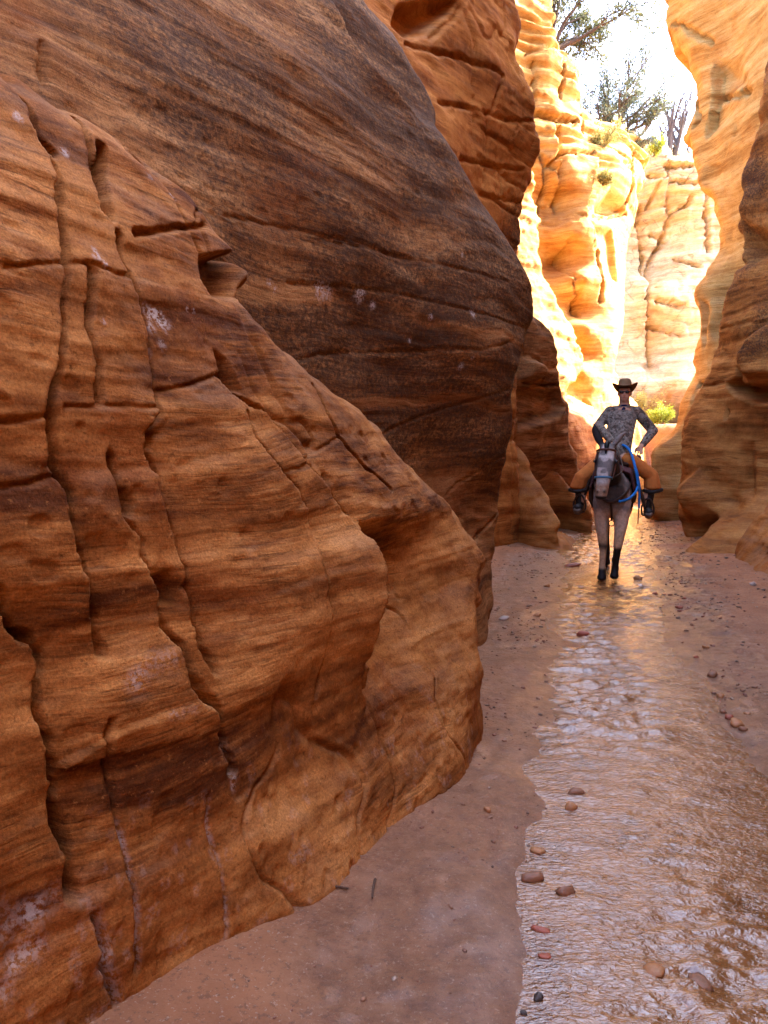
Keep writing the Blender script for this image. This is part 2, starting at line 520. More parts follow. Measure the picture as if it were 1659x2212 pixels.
c_six = Z4((1020, 170), (1040, 270), (1100, 380), (1180, 480), (1230, 590), (1260, 720), (1275, 850), (1290, 1000), (1285, 1200), (1270, 1330))
c_low = Z4((0, 920), (80, 1030), (150, 1110), (185, 1200), (200, 1280), (185, 1380), (220, 1500), (240, 1650)) + Z5((250, 150), (265, 320), (300, 450), (310, 630))
c_eight = Z4((500, 350), (525, 490), (540, 600), (600, 690), (650, 800), (690, 900), (700, 1020), (760, 1130), (780, 1250), (860, 1400), (900, 1560)) + Z5((930, 120),)
c_nine = Z4((470, 1430), (455, 1520)) + Z5((480, 150), (500, 350), (530, 500), (540, 720), (550, 930))
c_ten = Z5((370, 720), (395, 800), (420, 850), (405, 920), (450, 1020), (480, 1110))
c_el = Z5((825, 230), (845, 380), (880, 500), (910, 640), (925, 800))
c_top = Z3((50, 340), (130, 470), (180, 560), (235, 610))
c_up = Z4((1290, 60), (1330, 180), (1390, 280), (1480, 390), (1590, 490))
ledge = [Z3((0, 1085), (120, 1078), (250, 1068), (370, 1062), (470, 1112), (560, 1112)), Z3((670, 1590), (800, 1560), (930, 1515)),
         Z4((0, 215), (100, 205), (210, 188)), Z4((0, 485), (140, 460), (270, 430)), Z4((300, 155), (470, 150), (670, 155)), Z4((1130, 420), (1210, 395), (1300, 330), (1390, 275))]
slit = Z3((575, 935), (700, 930), (850, 905))
A_base = [(270, 2212), (560, 2050), (750, 1930), (850, 1800), (960, 1720), (1020, 1640), (1036, 1560), (1048, 1420)]
A_ctrl = [('g', *p) for p in A_base] + [('w', -2.6, -0.6, 0.0), ('w', -3.6, -3.5, 0.0), ('w', -2.9, -0.6, 2.0), ('w', -3.9, -3.5, 2.5), ('w', -3.4, -0.6, 4.0), ('n', -5.4, 5.0, -1.6)]
n0 = lambda s: float(np.interp(s, [0.6, 1.6, 3.1, 4.3, 5.1], [0.0, 0.10, 0.20, -0.05, -0.42]))
for s_, prof in {0.5: [(.5, -.02), (1, -.10), (1.5, -.17), (2, -.30), (2.5, -.48), (3, -.72), (3.5, -1.0)],
                 1.5: [(.5, .0), (1, -.06), (1.5, -.18), (2, -.36), (2.5, -.58), (3, -.86), (3.5, -1.2)],
                 2.4: [(.4, .03), (1, -.05), (1.5, -.2), (2, -.42), (2.5, -.7), (3, -1.0)],
                 3.3: [(.3, .07), (.7, .03), (1.2, -.14), (1.7, -.45), (2.1, -.75)],
                 4.2: [(.25, .12), (.6, .09), (1.0, -.02), (1.4, -.25), (1.8, -.55)],
                 5.0: [(.25, .07), (.6, .05), (.9, .02), (1.3, -.25)]}.items():
    A_ctrl += [('n', s_, z_, n0(s_) + dn) for z_, dn in prof]
A_out = [('n', -7, -1.0), ('n', -7, 3.6), ('n', -2.0, 3.3), (-330, -60), (-120, 85), (0, 165), (60, 215), (120, 252), (200, 280), (270, 320), (340, 375), (400, 425), (450, 475), (495, 512), (522, 548),
         (524, 600), (528, 645), (565, 695), (620, 765), (667, 818), (757, 878), (830, 936), (893, 1013), (952, 1072), (988, 1122), (1034, 1177), (1052, 1204),
         (1043, 1258), (1036, 1330), (1040, 1420), (1038, 1486), (1035, 1560), ('n', 4.95, -1.0)]
def A_varn(S, Z, X, Y):
    v = 0.42 * smooth01((Z - 1.5 - 0.5 * vnoise(X * 1.1, Y * 1.1, Z, 4)) / 1.3) + 0.30 * fbm(X * 1.6, Y * 1.6, Z * 2.4, 3, 12)
    return v + 0.12
def A_salt(S, Z, X, Y, conv):
    out = np.zeros(S.shape)
    def line(L, w, a):
        nonlocal out
        pl = conv(L)
        for i in range(len(pl) - 1):
            d, _, _ = seg_dist(S, Z, pl[i], pl[i + 1])
            out = np.maximum(out, a * np.exp(-(d / w) ** 2))
    line(c_ten, 0.018, 1.0); line(c_nine[3:], 0.006, 0.8); line(c_el, 0.006, 0.7)
    line(Z4((880, 1500), (920, 1600), (925, 1640)) + Z5((930, 200),), 0.012, 0.7)
    line(Z5((0, 800), (100, 730), (220, 660)), 0.03, 0.45); line(Z5((0, 1010), (60, 900), (140, 840)), 0.03, 0.4)
    line(Z4((560, 1260), (640, 1190), (700, 1170)), 0.03, 0.55); line(Z4((680, 1400), (760, 1370)), 0.012, 0.5)
    for (x, y, r) in [(280, 620, 9), (615, 720, 9), (715, 790, 9), (390, 1030, 13), (425, 1068, 10), (670, 1272, 20), (700, 1300, 18), (660, 1330, 9), (815, 1260, 7), (705, 1390, 9), (655, 1425, 8), (785, 1250, 5), (440, 1300, 5), (60, 480, 10)]:
        c = conv(Z3((x, y)))[0]
        wob = 1 + 0.5 * vnoise(S * 40, Z * 40, 0 * S, 3)
        out = np.maximum(out, 0.8 * np.exp(-((np.hypot(S - c[0], Z - c[1]) / (r * 0.0019 * wob)) ** 4)))
    low = smooth01((0.75 - Z) / 0.5)
    sp = smooth01((vnoise(X * 26, Y * 26, Z * 15, 91) - 0.50) / 0.1)
    return np.maximum(out * (0.35 + 0.65 * smooth01(0.5 + vnoise(S * 14, Z * 14, 0 * S, 93))), 0.12 * sp * low)
def A_extra(S, Z, X, Y):
    # splash pits near the foot
    m = smooth01((0.9 - Z) / 0.5)
    p = smooth01((vnoise(X * 15, Y * 15, Z * 8, 55) - 0.45) / 0.25) + 0.6 * smooth01((vnoise(X * 31, Y * 31, Z * 17, 56) - 0.4) / 0.25)
    return -0.009 * m * p
alcove = [(782, 1140), (800, 1165), (862, 1160), (880, 1135), (930, 1150), (1000, 1190), (1040, 1240), (1034, 1330), (1034, 1430), (930, 1520), (830, 1500), (795, 1430), (786, 1300)]
pocket = [(440, 548), (446, 600), (470, 640), (520, 650), (560, 640), (560, 535), (480, 540)]
sgA = graded([(-6.5, 0.12), (-0.4, 0.05), (0.3, 0.008), (3.0, 0.009), (5.0, 0.012), (5.8, 0.03)])
zgA = graded([(-0.4, 0.05), (-0.05, 0.009), (2.6, 0.010), (3.4, 0.02), (4.4, 0.08)])
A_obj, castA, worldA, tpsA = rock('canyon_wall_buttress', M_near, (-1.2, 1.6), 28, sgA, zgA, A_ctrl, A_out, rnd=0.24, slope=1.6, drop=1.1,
    cracks=[(c_main, .022, .40), (c_slot, .024, .32), (c_slot2, .013, .09), (c_third, .016, .26), (c_four, .015, .24), (c_edge, .014, .18), (c_six, .012, .14), (c_low, .022, .34),
            (c_eight, .016, .24), (c_nine, .009, .04), (c_ten, .012, .05), (c_el, .007, .02), (c_top, .014, .16), (c_up, .010, .08), (slit, .018, .06)] + [(L, .008, .018) for L in ledge],
    steps=[(c_main, .045, .22), (c_third, .035, .25), (c_edge, .03, .3), (c_six, .02, .2), (c_low, .045, .22), (c_four, .02, .12), (c_eight, .03, .2), (c_slot, .03, .12), (c_top, .02, .1), (c_edge[8:], .42, .62, .55), (Z4((1440, 640), (1560, 610), (1650, 640)), .0, .4)],
    recess=[(alcove, .07, .30), (pocket, .26, .05), (Z4((520, 480), (535, 600), (590, 620), (600, 540), (560, 480)), .12, .03), (Z4((670, 840), (685, 970), (810, 985), (810, 880), (740, 800)), .10, .05),
            (Z3((900, 1400), (935, 1540), (1000, 1600), (1040, 1600), (960, 1450)), .14, .05), (Z4((620, 250), (640, 350), (690, 330), (690, 250)), .08, .03)],
    raised=[(Z4((480, 390), (300, 430), (310, 640), (500, 760), (620, 700), (520, 520)), .04, .15)],
    lump=(0.045, 1.1), strata=0.015, rough=0.006, hair=0.03, varn=A_varn, salt=A_salt, extra=A_extra, seed=2, dip=(0.03, 0.0))
tag(A_obj, 'cracked orange sandstone buttress filling the left foreground, joints running down its face', 'rock wall')

# --- big varnished wall behind the buttress
B_ctrl = [('n', s, z, n) for s, z, n in [
    (-6, 0, -1.6), (-6, 4, -2.6), (-6, 9, -4.0), (-2, 2, -1.3), (-2, 4, -1.8), (-2, 8, -3.2),
    (1, 2, -1.12), (1, 3, -1.15), (1, 3.6, -1.42), (1, 5, -2.05), (1, 8, -3.0), (3, 0, -0.9), (3, 2, -1.05), (3, 3, -1.1), (3, 4, -1.32), (3, 5, -1.72), (3, 8, -2.8),
    (5, 0, -0.50), (5, 0.6, -0.55), (5, 1.2, -0.92), (5, 2, -0.86), (5, 3, -0.76), (5, 4, -1.0), (5, 5, -1.38), (5, 8, -2.5),
    (6, 0.3, -0.62), (6, 1, -0.80), (6, 1.6, -0.66), (7, 0.5, -0.75), (7, 1.7, -0.62), (7, 3, -0.55), (7, 4, -0.9), (7, 5, -1.35), (8, 3, -0.7), (8.5, 1, -1.0), (8, 6, -2.0)]]
B_ctrl += [('g', 1050, 1392), ('g', 1062, 1375)]
B_out = [('n', -7.5, -1.0), ('n', -7.5, 6.6), ('n', 0.0, 6.4), ('n', 2.5, 6.3), ('n', 3.7, 6.2), (745, -95), (800, 0), (862, 75), (902, 150), (945, 240), (956, 290), (985, 335), (1012, 370), (1060, 450), (1110, 540), (1145, 620), (1162, 680), (1158, 712), (1130, 790),
         (1115, 860), (1110, 960), (1100, 1050), (1082, 1130), (1072, 1180), (1067, 1250), (1075, 1310), (1062, 1375), (1052, 1410), ('n', 5.6, -1.0)]
def B_varn(S, Z, X, Y):
    v = 0.30 + 0.62 * smooth01((Z - 0.9) / 1.0) - 0.42 * smooth01((3.4 - S) / 3.0) * smooth01((Z - 2.2) / 1.5) + 0.25 * fbm(X * .9, Y * .9, Z * 1.6, 3, 44)
    q = Z + 0.16 * fbm(X * 0.6, Y * 0.6, Z * 0.5, 2, 3)
    band = np.exp(-((q - 1.95 - 0.05 * (S - 5)) / 0.045) ** 2) + 0.7 * np.exp(-((q - 2.62) / 0.06) ** 2)
    return v - 0.5 * band
def B_salt(S, Z, X, Y, conv):
    out = np.zeros(S.shape)
    for (x, y, r) in [(345, 395, 12), (362, 410, 16), (385, 415, 14), (348, 428, 10), (605, 478, 9), (1070, 515, 11), (135, 405, 8), (112, 375, 7), (870, 535, 6), (775, 648, 6), (1048, 732, 5), (540, 430, 14), (1000, 770, 10), (1030, 238, 6)]:
        c = conv(Z7((x, y)))[0]
        wob = 1 + 0.5 * vnoise(S * 24, Z * 24, 0 * S, 3)
        out = np.maximum(out, 0.7 * np.exp(-((np.hypot(S - c[0], Z - c[1]) / (r * 0.0034 * wob)) ** 4)))
    return out
sgB = graded([(-7.0, 0.3), (0.3, 0.10), (0.8, 0.022), (4.0, 0.018), (8.4, 0.018), (9.0, 0.06)])
zgB = graded([(-0.4, 0.08), (0.0, 0.018), (5.6, 0.018), (6.2, 0.06), (10.5, 0.25)])
B_lines = [Z7((200, 370), (600, 402), (800, 445), (1000, 490), (1200, 540), (1370, 590)), Z7((330, 160), (500, 200), (700, 240), (1000, 300), (1250, 370)), Z7((220, 745), (350, 712), (560, 702), (740, 700), (900, 690), (1100, 690), (1290, 650)),
           Z7((640, 1085), (850, 1000), (1050, 940), (1280, 870)), Z7((950, 1390), (1010, 1340), (1080, 1300), (1180, 1230), (1260, 1180)), Z3((900, 870), (1200, 930), (1430, 985), (1659, 1060))]
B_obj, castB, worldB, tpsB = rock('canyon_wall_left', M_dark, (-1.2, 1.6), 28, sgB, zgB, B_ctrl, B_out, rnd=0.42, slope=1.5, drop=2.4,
    cracks=[(L, .011, .016) for L in B_lines] + [(Z7((1110, 1600), (1160, 1540), (1230, 1460)), .02, .06), (Z3((150, 180), (160, 260), (175, 340)), .012, .03)],
    steps=[(Z3((1310, -10), (1400, 160), (1500, 300), (1640, 430)), .16, .35)],
    lump=(0.05, 0.9), strata=0.014, rough=0.006, hair=0.008, hairf=0.8, varn=B_varn, salt=B_salt, seed=5)
tag(B_obj, 'dark varnished bulging sandstone wall behind the cracked buttress, finely banded', 'rock wall')

# --- tall orange wall behind it
C_ctrl = [('p', 840, -300, 9.6), ('p', 840, 0, 9.3), ('p', 880, 150, 9.3), ('p', 930, 300, 9.5), ('p', 1000, -300, 10.6), ('p', 1000, 0, 10.3), ('p', 1000, 200, 10.5), ('p', 1030, 400, 10.8), ('p', 1128, -300, 12.2), ('p', 1128, 50, 11.8), ('p', 1150, 260, 12.0), ('p', 1125, 450, 12.2),
          ('p', 1120, 560, 12.4), ('p', 1060, 550, 11.4), ('p', 1100, 800, 12.6), ('p', 1000, 800, 11.2), ('p', 1130, 1050, 12.9), ('p', 960, 1050, 11.0), ('p', 1060, 100, 10.9), ('p', 1070, 300, 11.2)]
C_out = [('n', -4.5, -0.8), ('n', -4.5, 8.9), (930, -130), (1060, -130), (1100, -90), (1115, 0), (1128, 50), (1120, 112), (1140, 190), (1151, 260), (1155, 312), (1145, 370), (1127, 420), (1125, 500), (1120, 560), (1118, 700), (1120, 900), (1125, 1080), ('n', 4.2, -0.8)]
sgC = graded([(-4.5, 0.2), (-0.8, 0.04), (4.2, 0.03)])
zgC = graded([(-0.5, 0.1), (2.0, 0.04), (9.0, 0.03), (11.5, 0.15)])
C_lines = [zc([(360, 330), (620, 400), (800, 450), (1050, 550), (1100, 590)], 3.16, 880, 0), zc([(600, 790), (800, 830), (1000, 890), (1130, 930), (1330, 940)], 3.16, 880, 0), zc([(770, 1230), (900, 1250), (1250, 1310)], 3.16, 880, 0), zc([(950, 1480), (1100, 1530), (1240, 1560)], 3.16, 880, 0),
           zc([(980, 880), (985, 1100), (970, 1420)], 3.16, 880, 0), zc([(1090, 590), (1075, 660), (1030, 780), (1000, 880)], 3.16, 880, 0), zc([(1110, 1300), (1105, 1500)], 3.16, 880, 0), zc([(800, 40), (740, 140), (660, 200), (560, 290)], 3.16, 880, 0)]
def C_extra(S, Z, X, Y):
    j = smooth01((S - 1.6) / 0.6) * smooth01((6.6 - Z) / 0.6)
    g = np.minimum(np.abs(((Z + 0.05 * vnoise(S * 2, Z * 2, 0 * S, 3)) * 2.6) % 1 - 0.5), np.abs(((S + 0.06 * vnoise(S * 2, Z * 2, 0 * S, 4)) * 2.3) % 1 - 0.5) + 0.03)
    return -0.05 * j * np.exp(-(g / 0.05) ** 2)
C_obj, castC, worldC, tpsC = rock('canyon_wall_pillar', M_mid, (0.1, 9.5), 36, sgC, zgC, C_ctrl, C_out, rnd=0.40, slope=1.5, drop=2.4, cracks=[(L, .025, .06) for L in C_lines],
    lump=(0.08, 0.6), strata=0.018, rough=0.010, hair=0.03, hairf=0.5, seed=8, extra=C_extra,
    recess=[(zc([(240, 190), (300, 0), (800, -60), (800, 40), (740, 140), (660, 200), (560, 290), (430, 315), (340, 290)], 3.16, 880, 0), .25, .15)],
    varn=lambda S, Z, X, Y: 0.62 * smooth01((S - 1.7) / 1.3) + 0.3 * fbm(X, Y, Z, 3, 9))
tag(C_obj, 'tall orange sandstone pillar rising behind the dark wall, dark blocky right edge', 'rock wall')

# --- low dark ledges and the two smooth toes behind it
D_ctrl = [('p', 1080, 700, 12.9), ('p', 1110, 850, 13.2), ('p', 1100, 1000, 13.6), ('p', 1165, 720, 13.6), ('p', 1200, 780, 14.2), ('p', 1205, 850, 14.4), ('p', 1220, 900, 14.9), ('p', 1150, 920, 13.7), ('p', 1170, 1000, 14.4), ('p', 1240, 960, 15.3), ('p', 1280, 990, 16.6), ('g', 1262, 1120), ('g', 1200, 1130), ('p', 1250, 1050, 15.6), ('p', 1150, 800, 13.4)]
D_out = [('n', -3.0, -0.8), ('n', -3.0, 5.0), (1060, 600), (1130, 660), (1161, 705), (1190, 728), (1200, 760), (1204, 800), (1211, 841), (1222, 878), (1226, 960), (1255, 1030), (1285, 1120), ('n', 5.6, -0.8)]
D_obj, castD, worldD, tpsD = rock('canyon_wall_ledge', M_dark, (2.2, 12.9), 44, graded([(-3, .12), (-0.8, .035), (5.2, .035)]), graded([(-.4, .06), (4.4, .03), (5, .1)]), D_ctrl, D_out, rnd=0.35, slope=1.6, drop=1.6,
    cracks=[(Z7((1330, 850), (1400, 855), (1500, 862)), .035, .16), (Z7((1340, 710), (1400, 740), (1430, 800), (1420, 845)), .02, .06)], recess=[(Z7((1290, 862), (1500, 868), (1520, 960), (1490, 1020), (1300, 1080)), .25, .2, .1)],
    raised=[(Z7((1310, 720), (1390, 740), (1425, 790), (1400, 840), (1300, 845)), .18, .12)],
    lump=(0.08, 0.9), strata=0.04, rough=0.014, seed=11, varn=lambda S, Z, X, Y: 0.15 + 0.6 * smooth01((Z - 1.6) / 1.2) + 0.2 * fbm(X, Y, Z, 3, 9))
tag(D_obj, 'dark layered sandstone ledges stepping down beyond the varnished wall', 'rock wall')

D2_ctrl = [('p', 1190, 900, 16.6), ('p', 1230, 890, 17.0), ('p', 1270, 920, 17.8), ('p', 1310, 960, 19.0), ('p', 1240, 1000, 16.8), ('p', 1290, 1040, 17.8), ('g', 1290, 1110), ('g', 1240, 1116), ('p', 1350, 1000, 20.0), ('g', 1350, 1080), ('p', 1200, 1000, 16.2)]
D2_out = [('n', -3.0, -0.8), (1150, 800), (1205, 850), (1224, 878), (1247, 905), (1285, 925), (1320, 950), (1350, 985), (1370, 1020), (1385, 1080), ('n', 7.0, -0.8)]
D2_obj, *_ = rock('canyon_wall_slope', M_mid, (3.6, 16.6), 50, graded([(-3, .12), (-1, .05), (6, .05)]), graded([(-.4, .08), (3.4, .045)]), D2_ctrl, D2_out, rnd=0.4, slope=1.4, drop=1.6,
    lump=(0.14, 0.8), strata=0.03, rough=0.016, seed=13, varn=lambda S, Z, X, Y: 0.25 + 0.3 * fbm(X, Y, Z, 3, 9))
tag(D2_obj, 'rounded brown sandstone slope behind the mule on the left', 'rock wall')

def toe(name, label, ctrl, out, origin, az, seed, cracks=()):
    o, *_ = rock(name, M_mid, origin, az, graded([(-2.2, .06), (-0.9, .026), (1.9, .026)]), graded([(-.35, .05), (0, .024), (2.2, .024)]), ctrl, out, rnd=0.26, slope=4.0, drop=1.6,
                 lump=(0.05, 1.1), strata=0.018, rough=0.010, seed=seed, cracks=cracks, varn=lambda S, Z, X, Y: 0.12 + 0.3 * fbm(X * 1.3, Y * 1.3, Z * 2, 3, 19), dip=(0.25, 0.0))
    tag(o, label, 'rock')
    return o
toe('rock_toe', 'smooth orange rock toe beside the wet gravel, nearest one behind the buttress', [('g', 1195, 1186), ('g', 1150, 1183), ('g', 1075, 1168), ('p', 1107, 985, 13.3), ('p', 1138, 1040, 13.0), ('p', 1166, 1090, 12.7), ('p', 1190, 1150, 12.4), ('p', 1110, 1100, 12.9), ('p', 1050, 1000, 13.5), ('p', 1040, 1100, 13.5), ('p', 1020, 1170, 13.4)],
    [('n', -2.4, -0.6), ('n', -2.4, 2.6), (1060, 930), (1092, 955), (1110, 985), (1138, 1036), (1166, 1086), (1186, 1135), (1195, 1165), (1196, 1190), ('n', 1.2, -0.6)], (2.15, 12.9), 80, 15)
toe('rock_toe', 'pale smooth rock toe reaching to the stream just left of the mule', [('g', 1258, 1147), ('g', 1193, 1141), ('g', 1140, 1150), ('p', 1134, 970, 14.6), ('p', 1165, 1000, 14.7), ('p', 1206, 1050, 14.8), ('p', 1240, 1095, 14.8), ('p', 1150, 1080, 14.5), ('p', 1090, 970, 14.4), ('p', 1090, 1080, 14.4)],
    [('n', -2.4, -0.6), ('n', -2.4, 2.4), (1100, 925), (1134, 962), (1165, 995), (1206, 1045), (1238, 1086), (1258, 1118), (1264, 1138), (1262, 1152), ('n', 1.35, -0.6)], (3.1, 14.7), 80, 16)

# --- sunlit buttress at the bend
G_ctrl = [('p', 1100, -150, 20.6), ('p', 1110, 150, 20.4), ('p', 1110, 450, 20.0), ('p', 1115, 700, 19.7), ('p', 1120, 900, 19.4),
          ('p', 1150, -150, 21.4), ('p', 1160, 150, 21.0), ('p', 1160, 330, 21.1), ('p', 1160, 500, 21.5), ('p', 1190, 700, 21.3), ('p', 1215, 830, 20.6), ('p', 1240, 900, 19.5),
          ('p', 1190, 440, 21.9), ('p', 1200, 560, 22.3), ('p', 1230, 680, 22.1), ('p', 1250, 760, 21.2),
          ('p', 1215, 250, 21.2), ('p', 1220, 400, 21.2), ('p', 1240, 520, 21.2), ('p', 1265, 600, 21.0), ('p', 1270, 700, 20.9), ('p', 1262, 800, 20.6), ('p', 1280, 400, 21.4), ('p', 1290, 300, 22.6), ('p', 1240, 130, 21.6),
          ('p', 1320, 480, 22.6), ('p', 1330, 620, 22.3), ('p', 1340, 720, 21.6), ('p', 1320, 780, 21.2), ('p', 1350, 380, 22.6), ('p', 1385, 330, 24.4), ('p', 1368, 450, 24.4), ('p', 1357, 560, 24.2), ('p', 1350, 850, 22.6), ('p', 1300, 880, 20.6), ('p', 1250, 850, 20.6),
          ('g', 1240, 1010), ('g', 1330, 1020), ('p', 1400, 700, 26.0), ('p', 1400, 950, 24.5)]
G_out = [('n', -5.0, -0.8), ('n', -5.0, 14.5), (1100, -190), (1165, -120), (1180, 0), (1184, 50), (1190, 88), (1204, 108), (1236, 128), (1242, 160), (1242, 215), (1264, 245), (1287, 265), (1330, 277), (1372, 296), (1390, 312), (1392, 350), (1380, 400), (1376, 450), (1360, 520), (1357, 562), (1358, 620),
         (1352, 702), (1337, 756), (1330, 800), (1345, 850), (1390, 900), (1440, 960), ('n', 6.5, -0.8)]
G_steps = [Z2((380, 740), (400, 900), (410, 1100), (380, 1280)), Z2((640, 940), (610, 1150), (590, 1300))]
G_lines = [Z2((250, 900), (330, 1000), (310, 1150), (280, 1300)), Z2((420, 760), (430, 900), (360, 980), (420, 1050)), Z2((210, 320), (300, 300), (390, 290)), Z2((240, 690), (400, 700), (520, 720)), Z2((420, 905), (520, 900), (620, 905)), Z2((500, 1420), (520, 1700), (510, 1900)), Z2((650, 1500), (670, 1650), (660, 1800)), Z2((640, 1280), (720, 1300), (830, 1270)),
           Z2((870, 900), (850, 1000), (830, 1200)), Z2((940, 900), (900, 1200)), Z2((250, 380), (255, 500), (240, 640)), Z2((440, 380), (430, 560)), Z2((560, 680), (560, 780)), Z2((700, 880), (850, 990))]
def flutes(S, Z, k, f=0.9, sd=5): return k * vnoise(S * f + 0.25 * vnoise(Z * .35, S * .5, 0 * S, sd + 1), Z * 0.13, 0 * S, sd)
def G_extra(S, Z, X, Y):
    up = smooth01((Z - 8.4) / 1.2)                       # thin beds weathered out near the top
    q = Z + 0.1 * fbm(X * 0.6, Y * 0.6, Z * 0.5, 2, 3)
    L = vnoise(q * 8.5, X * .5, Y * .5, 61)
    return up * 0.13 * np.sign(L) * np.abs(L) ** 0.5 + up * 0.14 * vnoise(X * 1.3, Y * 1.3, Z * 1.6, 62) + flutes(S, Z, 0.22)
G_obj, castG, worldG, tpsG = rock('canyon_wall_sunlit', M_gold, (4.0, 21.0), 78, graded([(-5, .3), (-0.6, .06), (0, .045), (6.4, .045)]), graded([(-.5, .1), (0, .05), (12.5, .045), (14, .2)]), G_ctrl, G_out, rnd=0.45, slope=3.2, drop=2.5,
    cracks=[(L, .06, .3) for L in G_lines], steps=[(L, .3, .5) for L in G_steps], recess=[(Z2((640, 1200), (650, 1280), (740, 1310), (820, 1290), (830, 1200), (740, 1090)), .7, .35), (Z2((620, 1330), (660, 1480), (740, 1680), (790, 1700), (770, 1500), (740, 1350)), .35, .2)],
    lump=(0.12, 0.55), strata=0.016, rough=0.02, hair=0.08, hairf=0.45, seed=21, extra=G_extra, varn=lambda S, Z, X, Y: 0.10 + 0.25 * fbm(X, Y, Z, 3, 9))
tag(G_obj, 'sunlit golden sandstone buttress at the canyon bend, thin broken beds near its top', 'rock wall')

G2_ctrl = [('p', 1090, 340, 20.2), ('p', 1140, 370, 20.4), ('p', 1100, 500, 19.6), ('p', 1150, 520, 20.0), ('p', 1110, 700, 18.8), ('p', 1180, 650, 19.5), ('p', 1230, 720, 19.7), ('p', 1160, 800, 18.6), ('p', 1250, 790, 19.6), ('p', 1200, 880, 18.4), ('p', 1290, 880, 19.8), ('p', 1250, 930, 18.6), ('p', 1120, 900, 18.2), ('g', 1200, 1060), ('g', 1290, 1062)]
G2_out = [('n', -3.5, -0.8), ('n', -3.5, 9.5), (1085, 330), (1125, 345), (1143, 375), (1156, 420), (1163, 465), (1150, 530), (1172, 590), (1205, 650), (1240, 700), (1252, 750), (1262, 785), (1226, 812), (1213, 840), (1225, 868), (1262, 892), (1300, 905), (1340, 930), ('n', 4.6, -0.8)]
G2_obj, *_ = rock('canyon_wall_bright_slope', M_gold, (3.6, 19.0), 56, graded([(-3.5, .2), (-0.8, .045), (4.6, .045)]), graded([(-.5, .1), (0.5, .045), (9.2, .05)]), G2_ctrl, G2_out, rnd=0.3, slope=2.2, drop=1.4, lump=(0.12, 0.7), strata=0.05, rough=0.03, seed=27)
tag(G2_obj, 'brightly sunlit rock slope sweeping down below the golden buttress', 'rock wall')

# --- pale back wall
H_ctrl = [('p', 1330, 300, 30.5), ('p', 1440, 380, 29.6), ('p', 1500, 380, 29.2), ('p', 1600, 380, 29.0), ('p', 1700, 380, 29.0), ('p', 1330, 600, 29.6), ('p', 1375, 600, 29.2), ('p', 1395, 600, 30.1), ('p', 1420, 600, 29.2), ('p', 1500, 600, 28.7), ('p', 1600, 600, 28.6),
          ('p', 1350, 800, 29.0), ('p', 1385, 800, 28.6), ('p', 1405, 800, 29.4), ('p', 1430, 800, 28.4), ('p', 1520, 800, 28.0), ('g', 1350, 1020), ('g', 1430, 1022), ('g', 1520, 1024), ('p', 1700, 700, 28.2), ('p', 1700, 900, 28.0)]
H_out = [('n', -6.0, -0.8), ('n', -6.0, 13.2), (1330, 262), (1372, 300), (1400, 318), (1424, 328), (1438, 352), (1442, 358), (1470, 354), (1501, 354), (1560, 352), (1640, 345), ('n', 10.0, 12.0), ('n', 10.0, -0.8)]
H_lines = [Z2((1050, 990), (1060, 1080), (1050, 1200), (1070, 1290), (1040, 1420), (1000, 1500)), Z2((940, 1060), (1050, 1070)), Z2((940, 1240), (1000, 1110)), Z2((880, 1250), (870, 1330), (900, 1560), (930, 1800), (940, 2000), (945, 2200)), Z2((1060, 1290), (1190, 1220), (1200, 1180)), Z2((1060, 990), (1220, 985)), Z2((960, 1400), (1060, 1440)),
           Z2((1100, 1560), (1250, 1600)), Z2((1060, 1080), (1230, 1095)), Z2((1305, 1100), (1310, 1500)), Z2((990, 1500), (960, 1700)), Z2((1000, 1800), (1150, 1830)), Z2((960, 1950), (1150, 2010))]
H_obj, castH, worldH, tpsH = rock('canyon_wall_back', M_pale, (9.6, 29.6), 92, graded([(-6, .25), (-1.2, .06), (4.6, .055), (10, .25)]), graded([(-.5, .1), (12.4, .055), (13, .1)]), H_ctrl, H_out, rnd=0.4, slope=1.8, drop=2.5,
    cracks=[(L, .07, .5) for L in H_lines], steps=[(H_lines[0], .25, .6), (H_lines[3], .35, .8)], lump=(0.12, 0.5), strata=0.04, rough=0.03, hair=0.10, hairf=0.4, seed=31, blocks=0.14, extra=lambda S, Z, X, Y: flutes(S, Z, 0.22, 0.7, 7), varn=lambda S, Z, X, Y: 0.22 + 0.3 * fbm(X * .7, Y * .7, Z * .7, 3, 9))
tag(H_obj, 'pale cracked sandstone cliff closing the canyon behind the rider', 'rock wall')

# --- right side, far to near
I_ctrl = [('p', 1429, -250, 18.0), ('p', 1429, 0, 17.9), ('p', 1476, 100, 17.7), ('p', 1499, 200, 17.8), ('p', 1485, 290, 17.9), ('p', 1505, 380, 17.6), ('p', 1545, 470, 17.2), ('p', 1562, 530, 17.0), ('p', 1600, 0, 16.2), ('p', 1600, 200, 16.2), ('p', 1600, 400, 16.2), ('p', 1600, 540, 16.3), ('p', 1700, 0, 15.2), ('p', 1700, 300, 15.2), ('p', 1800, -200, 14.4),
          ('p', 1523, 583, 16.9), ('p', 1494, 641, 16.8), ('p', 1500, 700, 17.0), ('p', 1490, 756, 17.2), ('p', 1520, 700, 16.4), ('p', 1560, 700, 16.4), ('p', 1520, 820, 16.6), ('p', 1468, 890, 17.0), ('p', 1459, 930, 16.6), ('p', 1520, 960, 16.0), ('p', 1420, 990, 16.8), ('g', 1399, 1124), ('g', 1471, 1128), ('g', 1540, 1128), ('p', 1700, 700, 15.6), ('p', 1700, 1000, 15.4), ('p', 1450, 1040, 16.3)]
